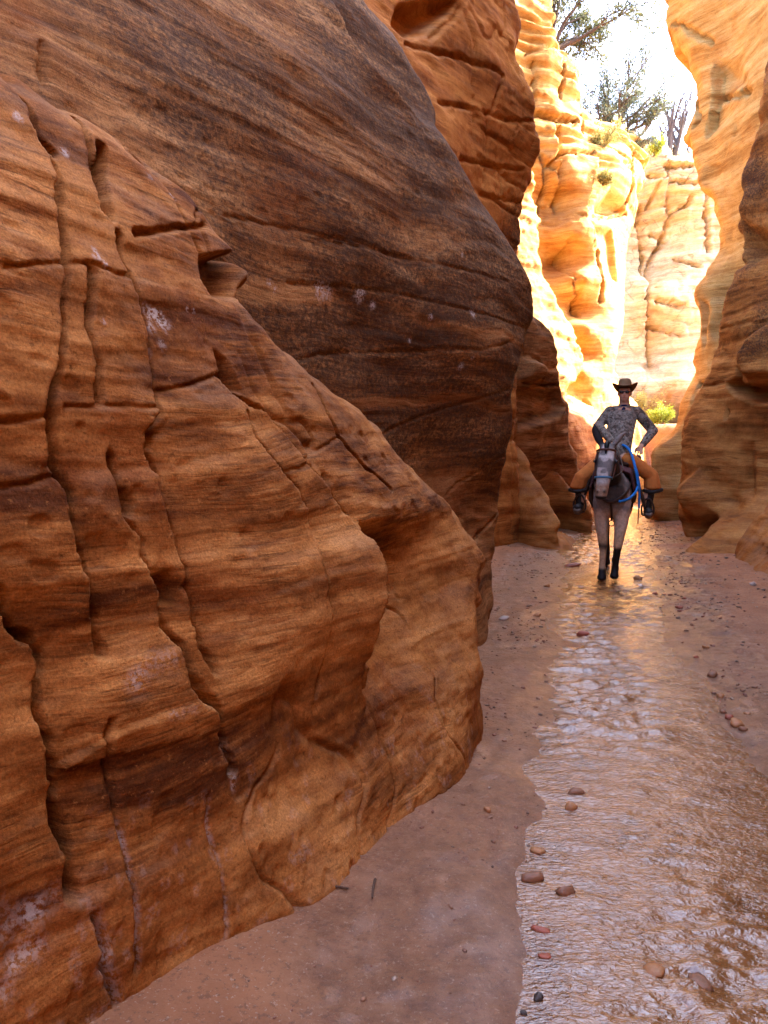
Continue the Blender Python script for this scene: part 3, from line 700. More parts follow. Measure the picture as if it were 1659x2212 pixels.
I_out = [('n', 8.0, -0.8), ('n', 8.0, 16.5), ('n', 1.0, 16.5), (1420, -300), (1425, -120), (1430, 0), (1443, 60), (1476, 98), (1499, 155), (1497, 223), (1481, 281), (1497, 324), (1505, 378), (1532, 403), (1556, 468), (1562, 528), (1523, 583), (1494, 641), (1499, 684), (1490, 756),
         (1504, 799), (1483, 853), (1468, 880), (1466, 910), (1448, 935), (1410, 972), (1408, 1020), (1400, 1075), (1397, 1130), ('n', 0.2, -0.8)]
I_lines = [Z2((1290, 380), (1300, 560), (1280, 800)), Z2((1300, 575), (1400, 565), (1540, 545)), Z2((1280, 230), (1180, 190), (1100, 130), (1050, 120)), Z2((1210, 620), (1230, 720), (1200, 760)), Z8((620, 720), (720, 690), (780, 690)), Z8((500, 1370), (560, 1340), (640, 1300))]
I_obj, castI, worldI, tpsI = rock('canyon_wall_overhang', M_gold, (6.6, 17.6), 150, graded([(-2.5, .12), (-1.2, .045), (4.6, .04), (8, .2)]), graded([(-.5, .1), (11.6, .045), (16, .25)]), I_ctrl, I_out, rnd=0.40, slope=3.0, drop=2.4,
    cracks=[(L, .05, .2) for L in I_lines], steps=[(I_lines[0], .2, .5)], recess=[(Z2((1280, 300), (1300, 560), (1540, 545), (1560, 480), (1440, 340)), .18, .4), (Z8((570, 60), (650, 90), (660, 250), (640, 480), (580, 330)), .25, .2), (Z8((620, 740), (560, 800), (480, 1000), (470, 1200), (580, 1080), (600, 850)), .3, .3)],
    raised=[(Z8((260, 1180), (440, 1030), (500, 1200), (480, 1700), (230, 1700), (300, 1400)), .55, .35)], lump=(0.16, 0.55), strata=0.018, rough=0.012, hair=0.04, hairf=0.45, seed=41, extra=lambda S, Z, X, Y: flutes(S, Z, 0.20, 0.8, 9), varn=lambda S, Z, X, Y: 0.55 * smooth01((2.8 - Z) / 1.5) * 0.5 + 0.25 * fbm(X, Y, Z, 3, 9) + 0.05)
tag(I_obj, 'golden sandstone wall overhanging on the upper right beyond the dark boulder', 'rock wall')

J_ctrl = [('p', 1659, 100, 12.4), ('p', 1660, 300, 12.4), ('p', 1610, 380, 12.9), ('p', 1598, 440, 13.0), ('p', 1640, 520, 12.6), ('p', 1600, 600, 13.0), ('p', 1560, 670, 13.4), ('p', 1620, 680, 12.6), ('p', 1551, 748, 13.5), ('p', 1600, 780, 12.7), ('p', 1660, 750, 12.1), ('p', 1530, 830, 13.6), ('p', 1560, 880, 13.2), ('p', 1490, 960, 13.9), ('p', 1540, 980, 13.3), ('p', 1620, 980, 12.6), ('p', 1465, 1063, 14.0), ('p', 1520, 1080, 13.3),
          ('g', 1482, 1140), ('g', 1500, 1168), ('g', 1545, 1178), ('g', 1600, 1172), ('p', 1600, 1090, 12.8), ('p', 1700, 900, 11.9), ('p', 1750, 500, 11.4), ('p', 1750, 100, 11.4), ('p', 1750, 1100, 11.6)]
J_out = [('n', 6.5, -0.8), ('n', 6.5, 15.5), ('n', 3.0, 15.5), (1800, -500), (1700, -60), (1672, 120), (1659, 216), (1648, 299), (1609, 360), (1600, 440), (1597, 470), (1603, 530), (1615, 570), (1590, 600), (1558, 658), (1552, 700), (1549, 748), (1530, 790), (1513, 835), (1496, 880), (1478, 930), (1478, 985), (1466, 1030), (1463, 1065), (1476, 1129), (1494, 1166), ('n', -0.45, -0.8)]
J_obj, castJ, worldJ, tpsJ = rock('canyon_wall_boulder', M_right, (6.0, 13.4), 150, graded([(-1.5, .08), (-0.7, .028), (2.9, .028), (6, .2)]), graded([(-.4, .06), (0, .03), (7.2, .032), (15, .3)]), J_ctrl, J_out, rnd=0.30, slope=3.0, drop=2.0,
    recess=[(Z8((780, 700), (860, 640), (930, 690), (1200, 690), (1250, 850), (1000, 850), (860, 790)), .55, .10), (Z8((850, 560), (905, 600), (920, 690), (860, 690)), .25, .1), (Z8((800, 850), (830, 900), (820, 980), (790, 960)), .2, .08), (Z2((1480, 1290), (1659, 1370), (1800, 1400), (1800, 1580), (1659, 1560), (1520, 1640), (1440, 1500)), .4, .3), (Z8((880, 1150), (1000, 1080), (1020, 1300), (980, 1580), (900, 1500)), .14, .2)],
    raised=[(Z8((920, 480), (1000, 340), (1250, 150), (1250, 680), (960, 680), (910, 560)), .30, .15), (Z8((470, 1400), (620, 1290), (860, 1500), (860, 1780), (620, 1830), (560, 1790)), .38, .35)],
    cracks=[(Z8((620, 720), (700, 700), (770, 690)), .02, .06), (Z8((760, 300), (900, 265), (1106, 250)), .025, .05), (Z8((755, 450), (800, 480)), .02, .04)],
    lump=(0.10, 0.8), strata=0.035, rough=0.009, hair=0.02, hairf=0.7, seed=51, varn=lambda S, Z, X, Y: 0.12 + 0.75 * smooth01((Z - 2.4) / 0.8) + 0.25 * fbm(X, Y, Z, 3, 9))
tag(J_obj, 'rounded sandstone mass on the right, dark varnished bulge above a black hollow', 'rock wall')

K_ctrl = [('g', 1582, 1206), ('g', 1610, 1230), ('g', 1636, 1250), ('g', 1700, 1290), ('p', 1600, 1170, 11.2), ('p', 1630, 1130, 11.2), ('p', 1660, 1095, 11.2), ('p', 1660, 1180, 10.3), ('p', 1720, 1060, 10.8), ('p', 1720, 1200, 9.6), ('p', 1800, 1000, 10.4), ('p', 1800, 1250, 8.8)]
K_out = [('n', 2.7, -0.6), ('n', 2.6, 1.6), (1760, 960), (1720, 1000), (1690, 1050), (1660, 1090), (1628, 1128), (1603, 1165), (1584, 1195), (1580, 1212), ('n', -0.35, -0.6)]
K_obj, *_ = rock('rock_toe', M_mid, (5.0, 11.3), 165, graded([(-.8, .05), (-.3, .024), (2.0, .024), (4.4, .15)]), graded([(-.3, .05), (0, .022), (2.4, .024), (3.4, .1)]), K_ctrl, K_out, rnd=0.25, slope=2.5, drop=1.2,
    lump=(0.06, 1.0), strata=0.02, rough=0.014, seed=61, varn=lambda S, Z, X, Y: 0.12 + 0.3 * fbm(X * 1.4, Y * 1.4, Z * 1.4, 3, 9))
tag(K_obj, 'orange rock toe cut by the right edge of the picture', 'rock')

# --- the right wall beside and behind the camera, outside the picture
R_ctrl = [('w', 5.8, 10.5, 0), ('w', 5.4, 9.0, 0), ('w', 4.1, 6.0, 0), ('w', 2.9, 3.0, 0), ('w', 2.5, 0.0, 0), ('w', 2.3, -4.0, 0), ('w', 3.0, -8.0, 0), ('w', 6.6, 10.5, 6), ('w', 4.8, 6.0, 5), ('w', 3.4, 2.5, 5), ('w', 3.0, -2.0, 5), ('w', 4.0, -8.0, 5),
          ('w', 7.6, 11.0, 12), ('w', 5.2, 6.0, 11), ('w', 4.0, 1.0, 11), ('w', 3.8, -6.0, 11), ('w', 7.6, 13.0, 6), ('w', 8.4, 13.0, 12), ('w', 5.4, 5.0, 15), ('w', 8.2, 11.5, 15), ('w', 9.2, 16.0, 6), ('w', 9.8, 16.0, 14)]
R_obj, *_ = rock('canyon_wall_right', M_mid, (3.0, 2.0), 189, graded([(-14.5, .2), (11.0, .2)]), graded([(-.5, .1), (15.0, .25)]), R_ctrl, None, lump=(0.3, 0.5), strata=0.08, rough=0.03, seed=71, varn=lambda S, Z, X, Y: 0.2 + 0.2 * fbm(X, Y, Z, 3, 9))
tag(R_obj, 'orange sandstone wall running along the right side of the stream', 'rock wall')
Q_ctrl = [('w', -6.0, -9.0, 0), ('w', 0, -10.0, 0), ('w', 6, -9.5, 0), ('w', -6.0, -10.0, 9), ('w', 0, -11.0, 9), ('w', 6, -10.5, 9)]
Q_obj, *_ = rock('canyon_wall_rear', M_mid, (0, -9.5), 270, graded([(-8, .25), (8, .25)]), graded([(-.5, .2), (10, .25)]), Q_ctrl, None, lump=(0.4, 0.4), strata=0.08, rough=0.03, seed=81)
tag(Q_obj, 'sandstone wall at the bend upstream', 'rock wall')
# ------------------------------------------------------------------ ground and stream
WL = [(1290, 1075), (1262, 1110), (1235, 1150), (1200, 1180), (1182, 1235), (1185, 1290), (1160, 1380), (1130, 1480), (1105, 1590), (1085, 1700), (1072, 1800), (1062, 1900), (1075, 2000), (1090, 2100), (1125, 2212), (1150, 2330)]
WR = [(1400, 1075), (1405, 1110), (1402, 1150), (1420, 1200), (1438, 1250), (1470, 1320), (1512, 1400), (1552, 1470), (1600, 1540), (1665, 1600), (1760, 1680), (1900, 1760)]
w_poly = [tuple(at_z(*p)[:2]) for p in WL] + [(0.6, 0.6), (0.5, -3.0), (0.4, -8.0), (2.2, -8.0), (2.5, -3.0), (2.6, 1.0)] + [tuple(at_z(*p)[:2]) for p in WR[::-1]]
xs = graded([(-9, .4), (-2.2, .12), (-1.2, .022), (3.0, .022), (6.5, .05), (10, .3), (30, 2.0)])
ys = graded([(-12, .5), (0.8, .2), (1.4, .018), (4.5, .022), (9, .04), (17, .07), (24, .2), (45, 2.0)])
GX, GY = np.meshgrid(xs, ys)
d_w = poly_sd(GX, GY, w_poly)
e_w = d_w + 0.16 * fbm(GX * 1.3, GY * 1.1, 0 * GX, 3, 101) + 0.03 * fbm(GX * 6, GY * 6, 0 * GX, 3, 102)
GZ = np.where(e_w > 0, 0.055 * smooth01(e_w / 1.1) + 0.012 * smooth01(e_w / 0.15), np.maximum(e_w * 0.12, -0.05))
GZ = GZ + 0.012 * fbm(GX * 2.1, GY * 2.1, 0 * GX, 3, 103) * smooth01(e_w / 0.3 + 0.4)
pebb = smooth01((vnoise(GX * 17, GY * 17, 0 * GX, 104) - 0.35) / 0.4) * smooth01((vnoise(GX * 1.8, GY * 1.3, 0 * GX, 105) + 0.15) / 0.35)
GZ = GZ + 0.006 * pebb * smooth01(e_w / 0.05 + 0.8)
# hoof prints trodden along the right bank and by the wall
pr = smooth01((vnoise(GX * 6.5, GY * 6.5, 0 * GX, 106) - 0.3) / 0.3) * smooth01(0.25 + (GX - 0.28 * GY) / 1.0) * smooth01((vnoise(GX * .9, GY * .9, 0 * GX, 108) + .4) / .4)
GZ = GZ - 0.034 * pr * smooth01(e_w / 0.2)
# the bed climbs a little to the sunlit sand at the bend
GZ = GZ + 2.2 * smooth01((GY - 18.0) / 6.0) * smooth01(d_w / 1.2 + 0.2)
wet = np.clip(1.0 - smooth01((e_w - 0.20) / 0.75) + 0.35 * fbm(GX * 1.6, GY * 1.6, 0 * GX, 3, 107) * smooth01((1.3 - e_w) / 0.8), 0, 1)
left = smooth01((at_z(1060, 1700)[0] + 0.9 - GX) / 0.4) if False else np.ones(GX.shape)
wet = np.where(e_w < 0.03, 1.0, wet)
nyy, nxx = GX.shape
gi = np.arange(nyy * nxx).reshape(nyy, nxx)
GF = np.stack([gi[:-1, :-1], gi[:-1, 1:], gi[1:, 1:], gi[1:, :-1]], -1).reshape(-1, 4)
t = NT('canyon_sand')
P = t.pos()
wa = t.attr('wet')
n1 = t.noise(P, 2.2, 5, 0.6); n2 = t.noise(P, 40.0, 5, 0.7); n3 = t.noise(P, 11.0, 5, 0.65)
dry = t.ramp(n1, [(0.3, (0.33, 0.125, 0.045)), (0.55, (0.46, 0.195, 0.077)), (0.75, (0.54, 0.265, 0.118))])
damp = t.ramp(n3, [(0.3, (0.19, 0.075, 0.032)), (0.55, (0.32, 0.145, 0.065)), (0.75, (0.41, 0.21, 0.11))])
c = t.mix(wa, dry, damp)
c = t.mix(t.math('MULTIPLY', t.step(n2, 0.54, 0.62), 0.6), c, (0.16, 0.07, 0.035))
c = t.mix(t.math('MULTIPLY', t.step(t.noise(P, 70.0, 3, 0.7), 0.60, 0.66), 0.45), c, (0.60, 0.46, 0.34))
sheen = t.step(t.math('ADD', wa, t.math('MULTIPLY', t.math('SUBTRACT', n3, 0.5), 1.2)), 0.45, 0.95)
rg = t.math('SUBTRACT', 0.9, t.math('MULTIPLY', sheen, 0.60))
nb = t.bump(t.noise(P, 24.0, 6, 0.75), 0.85, 0.035)
nb = t.bump(n2, 0.35, 0.01, nb)
M_sand = t.done(c, rg, nb, 0.8)
t.setv(t.b.inputs['Coat Weight'], t.math('MULTIPLY', t.step(t.math('ADD', t.math('MULTIPLY', n1, 0.6), t.math('MULTIPLY', wa, 0.5)), 0.66, 0.90), 0.30)); t.b.inputs['Coat Roughness'].default_value = 0.26; t.b.inputs['Coat IOR'].default_value = 1.55
ground = mesh_np('ground', np.c_[GX.ravel(), GY.ravel(), GZ.ravel()], GF, M_sand, attrs={'wet': wet.ravel()})
tag(ground, 'damp pinkish sand floor of the canyon with gravel and hoof prints', 'ground', kind='structure')
def ground_z(x, y):
    i = min(max(int(np.searchsorted(xs, x)) - 1, 0), nxx - 2); j = min(max(int(np.searchsorted(ys, y)) - 1, 0), nyy - 2)
    fx = (x - xs[i]) / (xs[i + 1] - xs[i]); fy = (y - ys[j]) / (ys[j + 1] - ys[j])
    return float((GZ[j, i] * (1 - fx) + GZ[j, i + 1] * fx) * (1 - fy) + (GZ[j + 1, i] * (1 - fx) + GZ[j + 1, i + 1] * fx) * fy)

# water sheet with real ripples
xw = graded([(-0.5, .1), (0.2, .018), (3.2, .02), (6.5, .04)])
yw = graded([(-9, .4), (1.0, .2), (1.5, .013), (4.0, .015), (8, .028), (14, .05), (22, .15)])
WX, WY = np.meshgrid(xw, yw)
d2 = poly_sd(WX, WY, w_poly)
u = WX * 0.96 - WY * 0.26; v = WX * 0.26 + WY * 0.96          # v runs along the flow
wb = 0.5 * fbm(WX * 0.9, WY * 0.9, 0 * WX, 2, 111)
R1 = vnoise(u * 5.0 + wb, v * 15.0 + wb * 2, 0 * WX, 112)
R2 = vnoise((u + 0.35 * v) * 9.0, (v - 0.35 * u) * 25.0 + wb, 0 * WX, 113)
R3 = vnoise((u - 0.5 * v) * 15.0, (v + 0.5 * u) * 30.0, 0 * WX, 114)
calm = 0.22 + 0.78 * smooth01(0.55 + 1.0 * fbm(WX * 0.8, WY * 0.6, 0 * WX, 2, 115)) * smooth01(-d2 / 0.35 + 0.1)
amp = 0.75 * smooth01((-d2 + 0.05) / 0.4)
WZ = -0.018 + amp * calm * (0.017 * R1 + 0.016 * R2 + 0.007 * R3)
kw = d2 < 0.18
nyw, nxw = WX.shape
wi = np.arange(nyw * nxw).reshape(nyw, nxw)
WF = np.stack([wi[:-1, :-1], wi[:-1, 1:], wi[1:, 1:], wi[1:, :-1]], -1)
WF = WF[kw[:-1, :-1] & kw[1:, 1:]]
us = np.zeros(nyw * nxw, bool); us[WF.ravel()] = True
rm = np.cumsum(us) - 1
t = NT('muddy_water')
P = t.pos()
n1 = t.noise(P, 1.5, 4); n2 = t.noise(P, 6.0, 5, 0.65)
c = t.ramp(t.math('ADD', t.math('MULTIPLY', n1, 0.5), t.math('MULTIPLY', n2, 0.5)), [(0.35, (0.12, 0.042, 0.010)), (0.5, (0.20, 0.078, 0.022)), (0.66, (0.28, 0.125, 0.045))])
wx, wy, wz_ = t.xyz(P)
fl = t.comb(t.math('MULTIPLY', wx, 1.0), t.math('MULTIPLY', wy, 1.9), 0.0)
nb = t.bump(t.noise(fl, 30.0, 3, 0.6, 0.4), 0.7, 0.011)
nb = t.bump(t.noise(fl, 70.0, 3, 0.6), 0.28, 0.004, nb)
M_water = t.done(c, 0.03, nb, 0.5)
t.b.inputs['IOR'].default_value = 1.9
water = mesh_np('stream_water', np.c_[WX.ravel(), WY.ravel(), WZ.ravel()][us], rm[WF], M_water)
tag(water, 'shallow muddy orange stream rippling down the canyon floor, reflecting white sky', 'water', kind='structure')
# ------------------------------------------------------------------ organic bodies
_ico = {}
def ico(sub):
    if sub not in _ico:
        bm = bmesh.new(); bmesh.ops.create_icosphere(bm, subdivisions=sub, radius=1.0)
        _ico[sub] = (np.array([v.co[:] for v in bm.verts]), np.array([[v.index for v in f.verts] for f in bm.faces])); bm.free()
    return _ico[sub]
def r3(r): return np.array(r if hasattr(r, '__len__') else (r, r, r), float)
def chain_spheres(chains, sub=2):
    V, Fc = [], []; off = 0
    iv, jf = ico(sub)
    for pts, rad in chains:
        pts = [np.array(p, float) for p in pts]; rad = [r3(r) for r in rad]
        for i in range(max(len(pts) - 1, 1)):
            a = pts[i]; b = pts[min(i + 1, len(pts) - 1)]; ra = rad[i]; rb = rad[min(i + 1, len(pts) - 1)]
            L = np.linalg.norm(b - a); n = max(1, int(L / (0.3 * min(ra.min(), rb.min()) + 1e-6)))
            n = min(n, 40)
            for k in range(n + 1):
                f = k / n
                V.append(iv * (ra * (1 - f) + rb * f) + a * (1 - f) + b * f); Fc.append(jf + off); off += len(iv)
    return np.vstack(V), np.vstack(Fc)
def blob(name, chains, voxel, mat, parent=None, smooth_it=6, color=None, keep_flat=False):
    """tapered limbs fused into one continuous skin"""
    V, Fc = chain_spheres(chains)
    tmp = mesh_np('tmp_body', V, Fc)
    m = tmp.modifiers.new('r', 'REMESH'); m.mode = 'VOXEL'; m.voxel_size = voxel
    s = tmp.modifiers.new('s', 'SMOOTH'); s.factor = 0.5; s.iterations = smooth_it
    dg = bpy.context.evaluated_depsgraph_get()
    me = bpy.data.meshes.new_from_object(tmp.evaluated_get(dg))
    me.name = name
    old = tmp.data
    bpy.data.objects.remove(tmp); bpy.data.meshes.remove(old)
    me.polygons.foreach_set('use_smooth', np.ones(len(me.polygons), bool))
    if color is not None:
        co = np.zeros(len(me.vertices) * 3); me.vertices.foreach_get('co', co); co = co.reshape(-1, 3)
        c = np.ones((len(co), 4), np.float32); c[:, :3] = color(co)
        a = me.attributes.new('tint', 'FLOAT_COLOR', 'POINT'); a.data.foreach_set('color', c.ravel())
    me.materials.clear()
    me.materials.append(mat)
    o = bpy.data.objects.new(name, me)
    return link(o, parent)
def tube(name, pts, rad, mat, parent=None, seg=8, caps=True, flat=None):
    """swept tube through pts (Catmull-Rom smoothed)"""
    P = [Vector(p) for p in pts]; R = rad if hasattr(rad, '__len__') else [rad] * len(P)
    C, CR = [], []
    for i in range(len(P) - 1):
        p0 = P[max(i - 1, 0)]; p1 = P[i]; p2 = P[i + 1]; p3 = P[min(i + 2, len(P) - 1)]
        for k in range(5):
            f = k / 5
            C.append(0.5 * ((2 * p1) + (p2 - p0) * f + (2 * p0 - 5 * p1 + 4 * p2 - p3) * f * f + (3 * p1 - p0 - 3 * p2 + p3) * f ** 3)); CR.append(R[i] * (1 - f) + R[i + 1] * f)
    C.append(P[-1]); CR.append(R[-1])
    V, Fc = [], []
    up = Vector((0, 0, 1))
    for i, c in enumerate(C):
        d = (C[min(i + 1, len(C) - 1)] - C[max(i - 1, 0)]).normalized()
        if abs(d.dot(up)) > 0.95: a = d.cross(Vector((1, 0, 0))).normalized()
        else: a = d.cross(up).normalized()
        b = d.cross(a).normalized()
        for k in range(seg):
            an = 2 * math.pi * k / seg
            fb = flat if flat else 1.0
            V.append(c + a * (math.cos(an) * CR[i] * fb) + b * (math.sin(an) * CR[i]))
    for i in range(len(C) - 1):
        for k in range(seg):
            Fc.append((i * seg + k, i * seg + (k + 1) % seg, (i + 1) * seg + (k + 1) % seg, (i + 1) * seg + k))
    V += [C[0], C[-1]]; n = len(V)
    for k in range(seg):
        Fc.append((n - 2, (k + 1) % seg, k, k)); e = (len(C) - 1) * seg
        Fc.append((n - 1, e + k, e + (k + 1) % seg, e + k))
    Fc = [f if len(set(f)) == 4 else f for f in Fc]
    me = bpy.data.meshes.new(name)
    me.from_pydata([v[:] for v in V], [], [tuple(dict.fromkeys(f)) for f in Fc])
    for p in me.polygons: p.use_smooth = True
    me.materials.append(mat)
    return link(bpy.data.objects.new(name, me), parent)

def tint_mat(name, rough=0.75, grain=30, amt=0.35, bump=0.2, spec=0.25):
    t = NT(name); o = t.obj()
    c = t.attr('tint', True)
    n = t.noise(o, grain, 5, 0.7)
    c = t.mix(amt, c, t.ramp(n, [(0.3, 0.22), (0.7, 0.9)]), 'OVERLAY')
    return t.done(c, rough, t.bump(t.noise(o, grain * 3, 4), bump, 0.006), spec)
M_coat = tint_mat('mule_coat', 0.6, 26, 0.5)
M_skin = tint_mat('skin_and_hair', 0.5, 40, 0.15, 0.1)
M_leather = simple_mat('dark_leather', (0.045, 0.022, 0.013), 0.5, 0.4, 30, 0.3)
M_brown = simple_mat('brown_leather', (0.10, 0.035, 0.018), 0.5, 0.4, 30, 0.3)
M_chap = simple_mat('tan_suede', (0.58, 0.18, 0.04), 0.9, 0.3, 18, 0.5, 0.15)
M_boot = simple_mat('black_boot', (0.02, 0.013, 0.010), 0.55, 0.4, 40, 0.3)
M_sole = simple_mat('boot_sole', (0.13, 0.085, 0.06), 0.8, 0.3, 40, 0.3)
M_hat = simple_mat('felt_hat', (0.22, 0.125, 0.06), 0.9, 0.25, 25, 0.3, 0.15)
M_hatdk = simple_mat('hat_band', (0.06, 0.035, 0.02), 0.7, 0.3, 25)
M_blue = simple_mat('blue_rope', (0.012, 0.19, 0.55), 0.6, 0.35, 120, 0.6)
M_navy = simple_mat('navy_scarf', (0.012, 0.012, 0.05), 0.8, 0.4, 50, 0.4)
M_glass = simple_mat('dark_lens', (0.008, 0.006, 0.006), 0.08, 0.1, 10, 0, 0.6)
M_metal = simple_mat('steel_ring', (0.35, 0.33, 0.3), 0.35, 0.2, 30, 0, 0.5, 1.0)
M_blanket = simple_mat('saddle_blanket', (0.09, 0.03, 0.03), 0.95, 0.5, 40, 0.6)
t = NT('camouflage_shirt')
o_ = t.obj()
n1 = t.noise(o_, 16.0, 3, 0.5, 0.6); n2 = t.noise(o_, 28.0, 3, 0.5, 0.5)
c = t.ramp(n1, [(0.36, (0.11, 0.085, 0.065)), (0.47, (0.25, 0.20, 0.155)), (0.56, (0.34, 0.28, 0.22)), (0.66, (0.17, 0.135, 0.105))])
c = t.mix(t.math('MULTIPLY', t.step(n2, 0.55, 0.62), 0.7), c, (0.085, 0.064, 0.05))
M_shirt = t.done(c, 0.9, t.bump(t.noise(o_, 13.0, 4, 0.6, 1.2), 1.0, 0.06), 0.15)

# ------------------------------------------------------------------ mule
FOOT = at_z(1319, 1240, -0.02)
MR = -math.atan2(FOOT[0], FOOT[1]) - 0.03
def here(name):
    return empty(name, (FOOT[0], FOOT[1], -0.03), MR)
_mi = (Matrix.Translation((FOOT[0], FOOT[1], -0.03)) @ Matrix.Rotation(MR, 4, 'Z')).inverted()
def zl(zx, zy, ly):
    """spot on the picture of mule and rider, ly metres behind the forefeet -> the mule's own axes"""
    px, py = (zx / 4.022 + 1300) / 1.1302, (zy / 4.022 + 880) / 1.1302
    w = at_y(px, py, FOOT[1] + ly * math.cos(MR))
    return (_mi @ Vector(w))[:]
mule = here('mule')
tag(mule, 'grey mule with dark ears walking up the stream towards the camera under a rider', 'mule')
leg = lambda s: None
chains = [
    ([(0, -.34, 1.12), (0, .1, 1.10), (0, .6, 1.14), (0, .86, 1.18)], [(.23, .26, .30), (.28, .3, .32), (.27, .28, .30), (.22, .2, .24)]),
    ([(0, -.48, 1.08), (0, -.46, 0.96)], [(.205, .17, .24), (.17, .14, .15)]),
    ([(0, -.2, 1.40), (0, .1, 1.38)], [(.09, .15, .08), (.10, .2, .08)]),
    ([(0, -.40, 1.30), (-.01, -.68, 1.48), (-.04, -.88, 1.61)], [(.12, .2, .24), (.095, .14, .17), (.08, .1, .12)]),
    ([(-.05, -.94, 1.67), (-.06, -1.04, 1.53), (-.075, -1.12, 1.36), (-.09, -1.18, 1.20), (-.095, -1.2, 1.13)], [(.10, .085, .085), (.125, .10, .10), (.09, .08, .08), (.078, .072, .07), (.072, .058, .05)]),
    ([(-.05, -.95, 1.47), (-.075, -1.06, 1.28)], [(.07, .09, .12), (.05, .06, .08)]),
    ([(-.16, -1.05, 1.53)], [(.035, .035, .03)]), ([(.045, -1.06, 1.53)], [(.035, .035, .03)]),
    ([(-.135, -1.245, 1.185)], [(.02, .014, .02)]), ([(-.06, -1.245, 1.185)], [(.02, .014, .02)]),
    ([(-.115, -.93, 1.72), (-.155, -.92, 1.80), (-.195, -.91, 1.89), (-.215, -.90, 1.97)], [(.035, .03, .03), (.055, .026, .045), (.045, .02, .05), (.012, .010, .02)]),
    ([(.02, -.92, 1.72), (.06, -.87, 1.78), (.10, -.82, 1.83), (.15, -.76, 1.87)], [(.03, .03, .03), (.035, .035, .04), (.03, .03, .035), (.010, .010, .015)]),
    # forelegs
    ([(-.12, -.42, 1.0), (-.115, -.45, .76), (-.10, -.48, .60), (-.085, -.49, .46), (-.085, -.49, .38), (-.09, -.495, .20), (-.09, -.50, .15), (-.09, -.53, .09), (-.09, -.55, .05)],
     [(.115, .14, .18), (.092, .10, .1), (.070, .075, .07), (.060, .060, .055), (.046, .046, .04), (.041, .042, .04), (.050, .052, .04), (.046, .05, .04), (.062, .068, .045)]),
    ([(.13, -.42, 1.0), (.125, -.47, .76), (.11, -.52, .60), (.095, -.54, .47), (.09, -.53, .39), (.07, -.46, .22), (.065, -.44, .17), (.06, -.46, .11), (.06, -.48, .07)],
     [(.115, .14, .18), (.092, .10, .1), (.070, .075, .07), (.060, .060, .055), (.046, .046, .04), (.041, .042, .04), (.050, .052, .04), (.046, .05, .04), (.060, .066, .045)]),
    # hind legs
    ([(-.15, .78, 1.1), (-.16, .66, .86), (-.12, .80, .62), (-.10, .86, .53), (-.09, .82, .40), (-.08, .78, .18), (-.08, .74, .10), (-.08, .72, .05)],
     [(.14, .2, .2), (.10, .13, .12), (.06, .08, .07), (.05, .06, .06), (.036, .042, .04), (.044, .046, .04), (.04, .044, .04), (.055, .06, .045)]),
    ([(.15, .78, 1.1), (.16, .70, .86), (.12, .90, .62), (.10, .97, .53), (.07, .95, .40), (.04, .98, .18), (.03, .95, .10), (.03, .94, .05)],
     [(.14, .2, .2), (.10, .13, .12), (.06, .08, .07), (.05, .06, .06), (.036, .042, .04), (.044, .046, .04), (.04, .044, .04), (.055, .06, .045)]),
    ([(0, 1.03, 1.24), (0, 1.10, 1.05), (0, 1.10, .80), (.01, 1.07, .58)], [(.05, .05, .05), (.045, .045, .05), (.06, .06, .06), (.02, .02, .03)]),
]
def mule_color(co):
    x, y, z = co.T
    grey = np.array([.15, .13, .12]); pale = np.array([.50, .42, .36]); tan = np.array([.52, .33, .18]); dark = np.array([.014, .010, .009]); brown = np.array([.020, .012, .009])
    c = np.tile(grey, (len(co), 1))
    dap = (0.5 + 0.5 * fbm(x * 9, y * 9, z * 9, 3, 5))[:, None]
    c = c * (1 - .6 * dap) + pale * .6 * dap
    def put(col, m):
        nonlocal c
        m = np.clip(m, 0, 1)[:, None]; c = c * (1 - m) + col * m
    chest = smooth01((-y - .36) / .08) * smooth01((z - .98) / .12) * smooth01((1.45 - z) / .1)
    put(brown, .85 * chest * smooth01((.19 - np.abs(x)) / .06))
    legs = smooth01((.95 - z) / .12)
    put(tan, legs * .9); put(pale, legs * .35 * smooth01((z - .5) / .2))
    fx = smooth01((-y + .2) / .1)
    put(dark, smooth01((.47 - z) / .06) * np.where((x > 0) | (y > .2), 1.0, 0.0))
    put(dark, np.where(x <= 0, 1.0, 0.0) * np.exp(-((z - .45) / .045) ** 2) * .85)
    put(dark, smooth01((.19 - z) / .05))
    head = smooth01((-y - .84) / .05) * (z > 1.0)
    neck = smooth01((-y - .5) / .1) * (z > 1.2) * (1 - head)
    put(dark, .9 * neck)
    xc = -.06 - .03 * (1.5 - z) / .3
    face = head * smooth01((.10 - np.abs(x - xc)) / .03) * smooth01((-y - 1.0) / .05 + (z > 1.62))
    put(brown, head); put(pale, face * (.75 + .25 * smooth01((z - 1.3) / .1))); put(grey * .6, head * .8 * smooth01((vn3(x, y, z) - .0) / .25))
    put(np.array([.30, .18, .11]), head * smooth01((1.30 - z) / .06)); put(dark, head * smooth01((1.14 - z) / .02))
    for ex in (-.168, .053): put(dark, np.exp(-(((x - ex) / .03) ** 2 + ((z - 1.52) / .03) ** 2)) * head)
    for ex in (-.135, -.06): put(dark, np.exp(-(((x - ex) / .014) ** 2 + ((z - 1.185) / .016) ** 2)) * head)
    put(dark, ((z > 1.735) & (y < -.7)).astype(float) * .97)
    put(np.array([.16, .12, .1]), ((z > 1.735) & (y < -.7) & (x > 0)).astype(float))
    put(dark, (y > 1.02).astype(float) * .8)
    return c
def vn3(x, y, z): return vnoise(x * 14, y * 14, z * 14, 77)
blob('body', chains, 0.011, M_coat, mule, 5, mule_color)
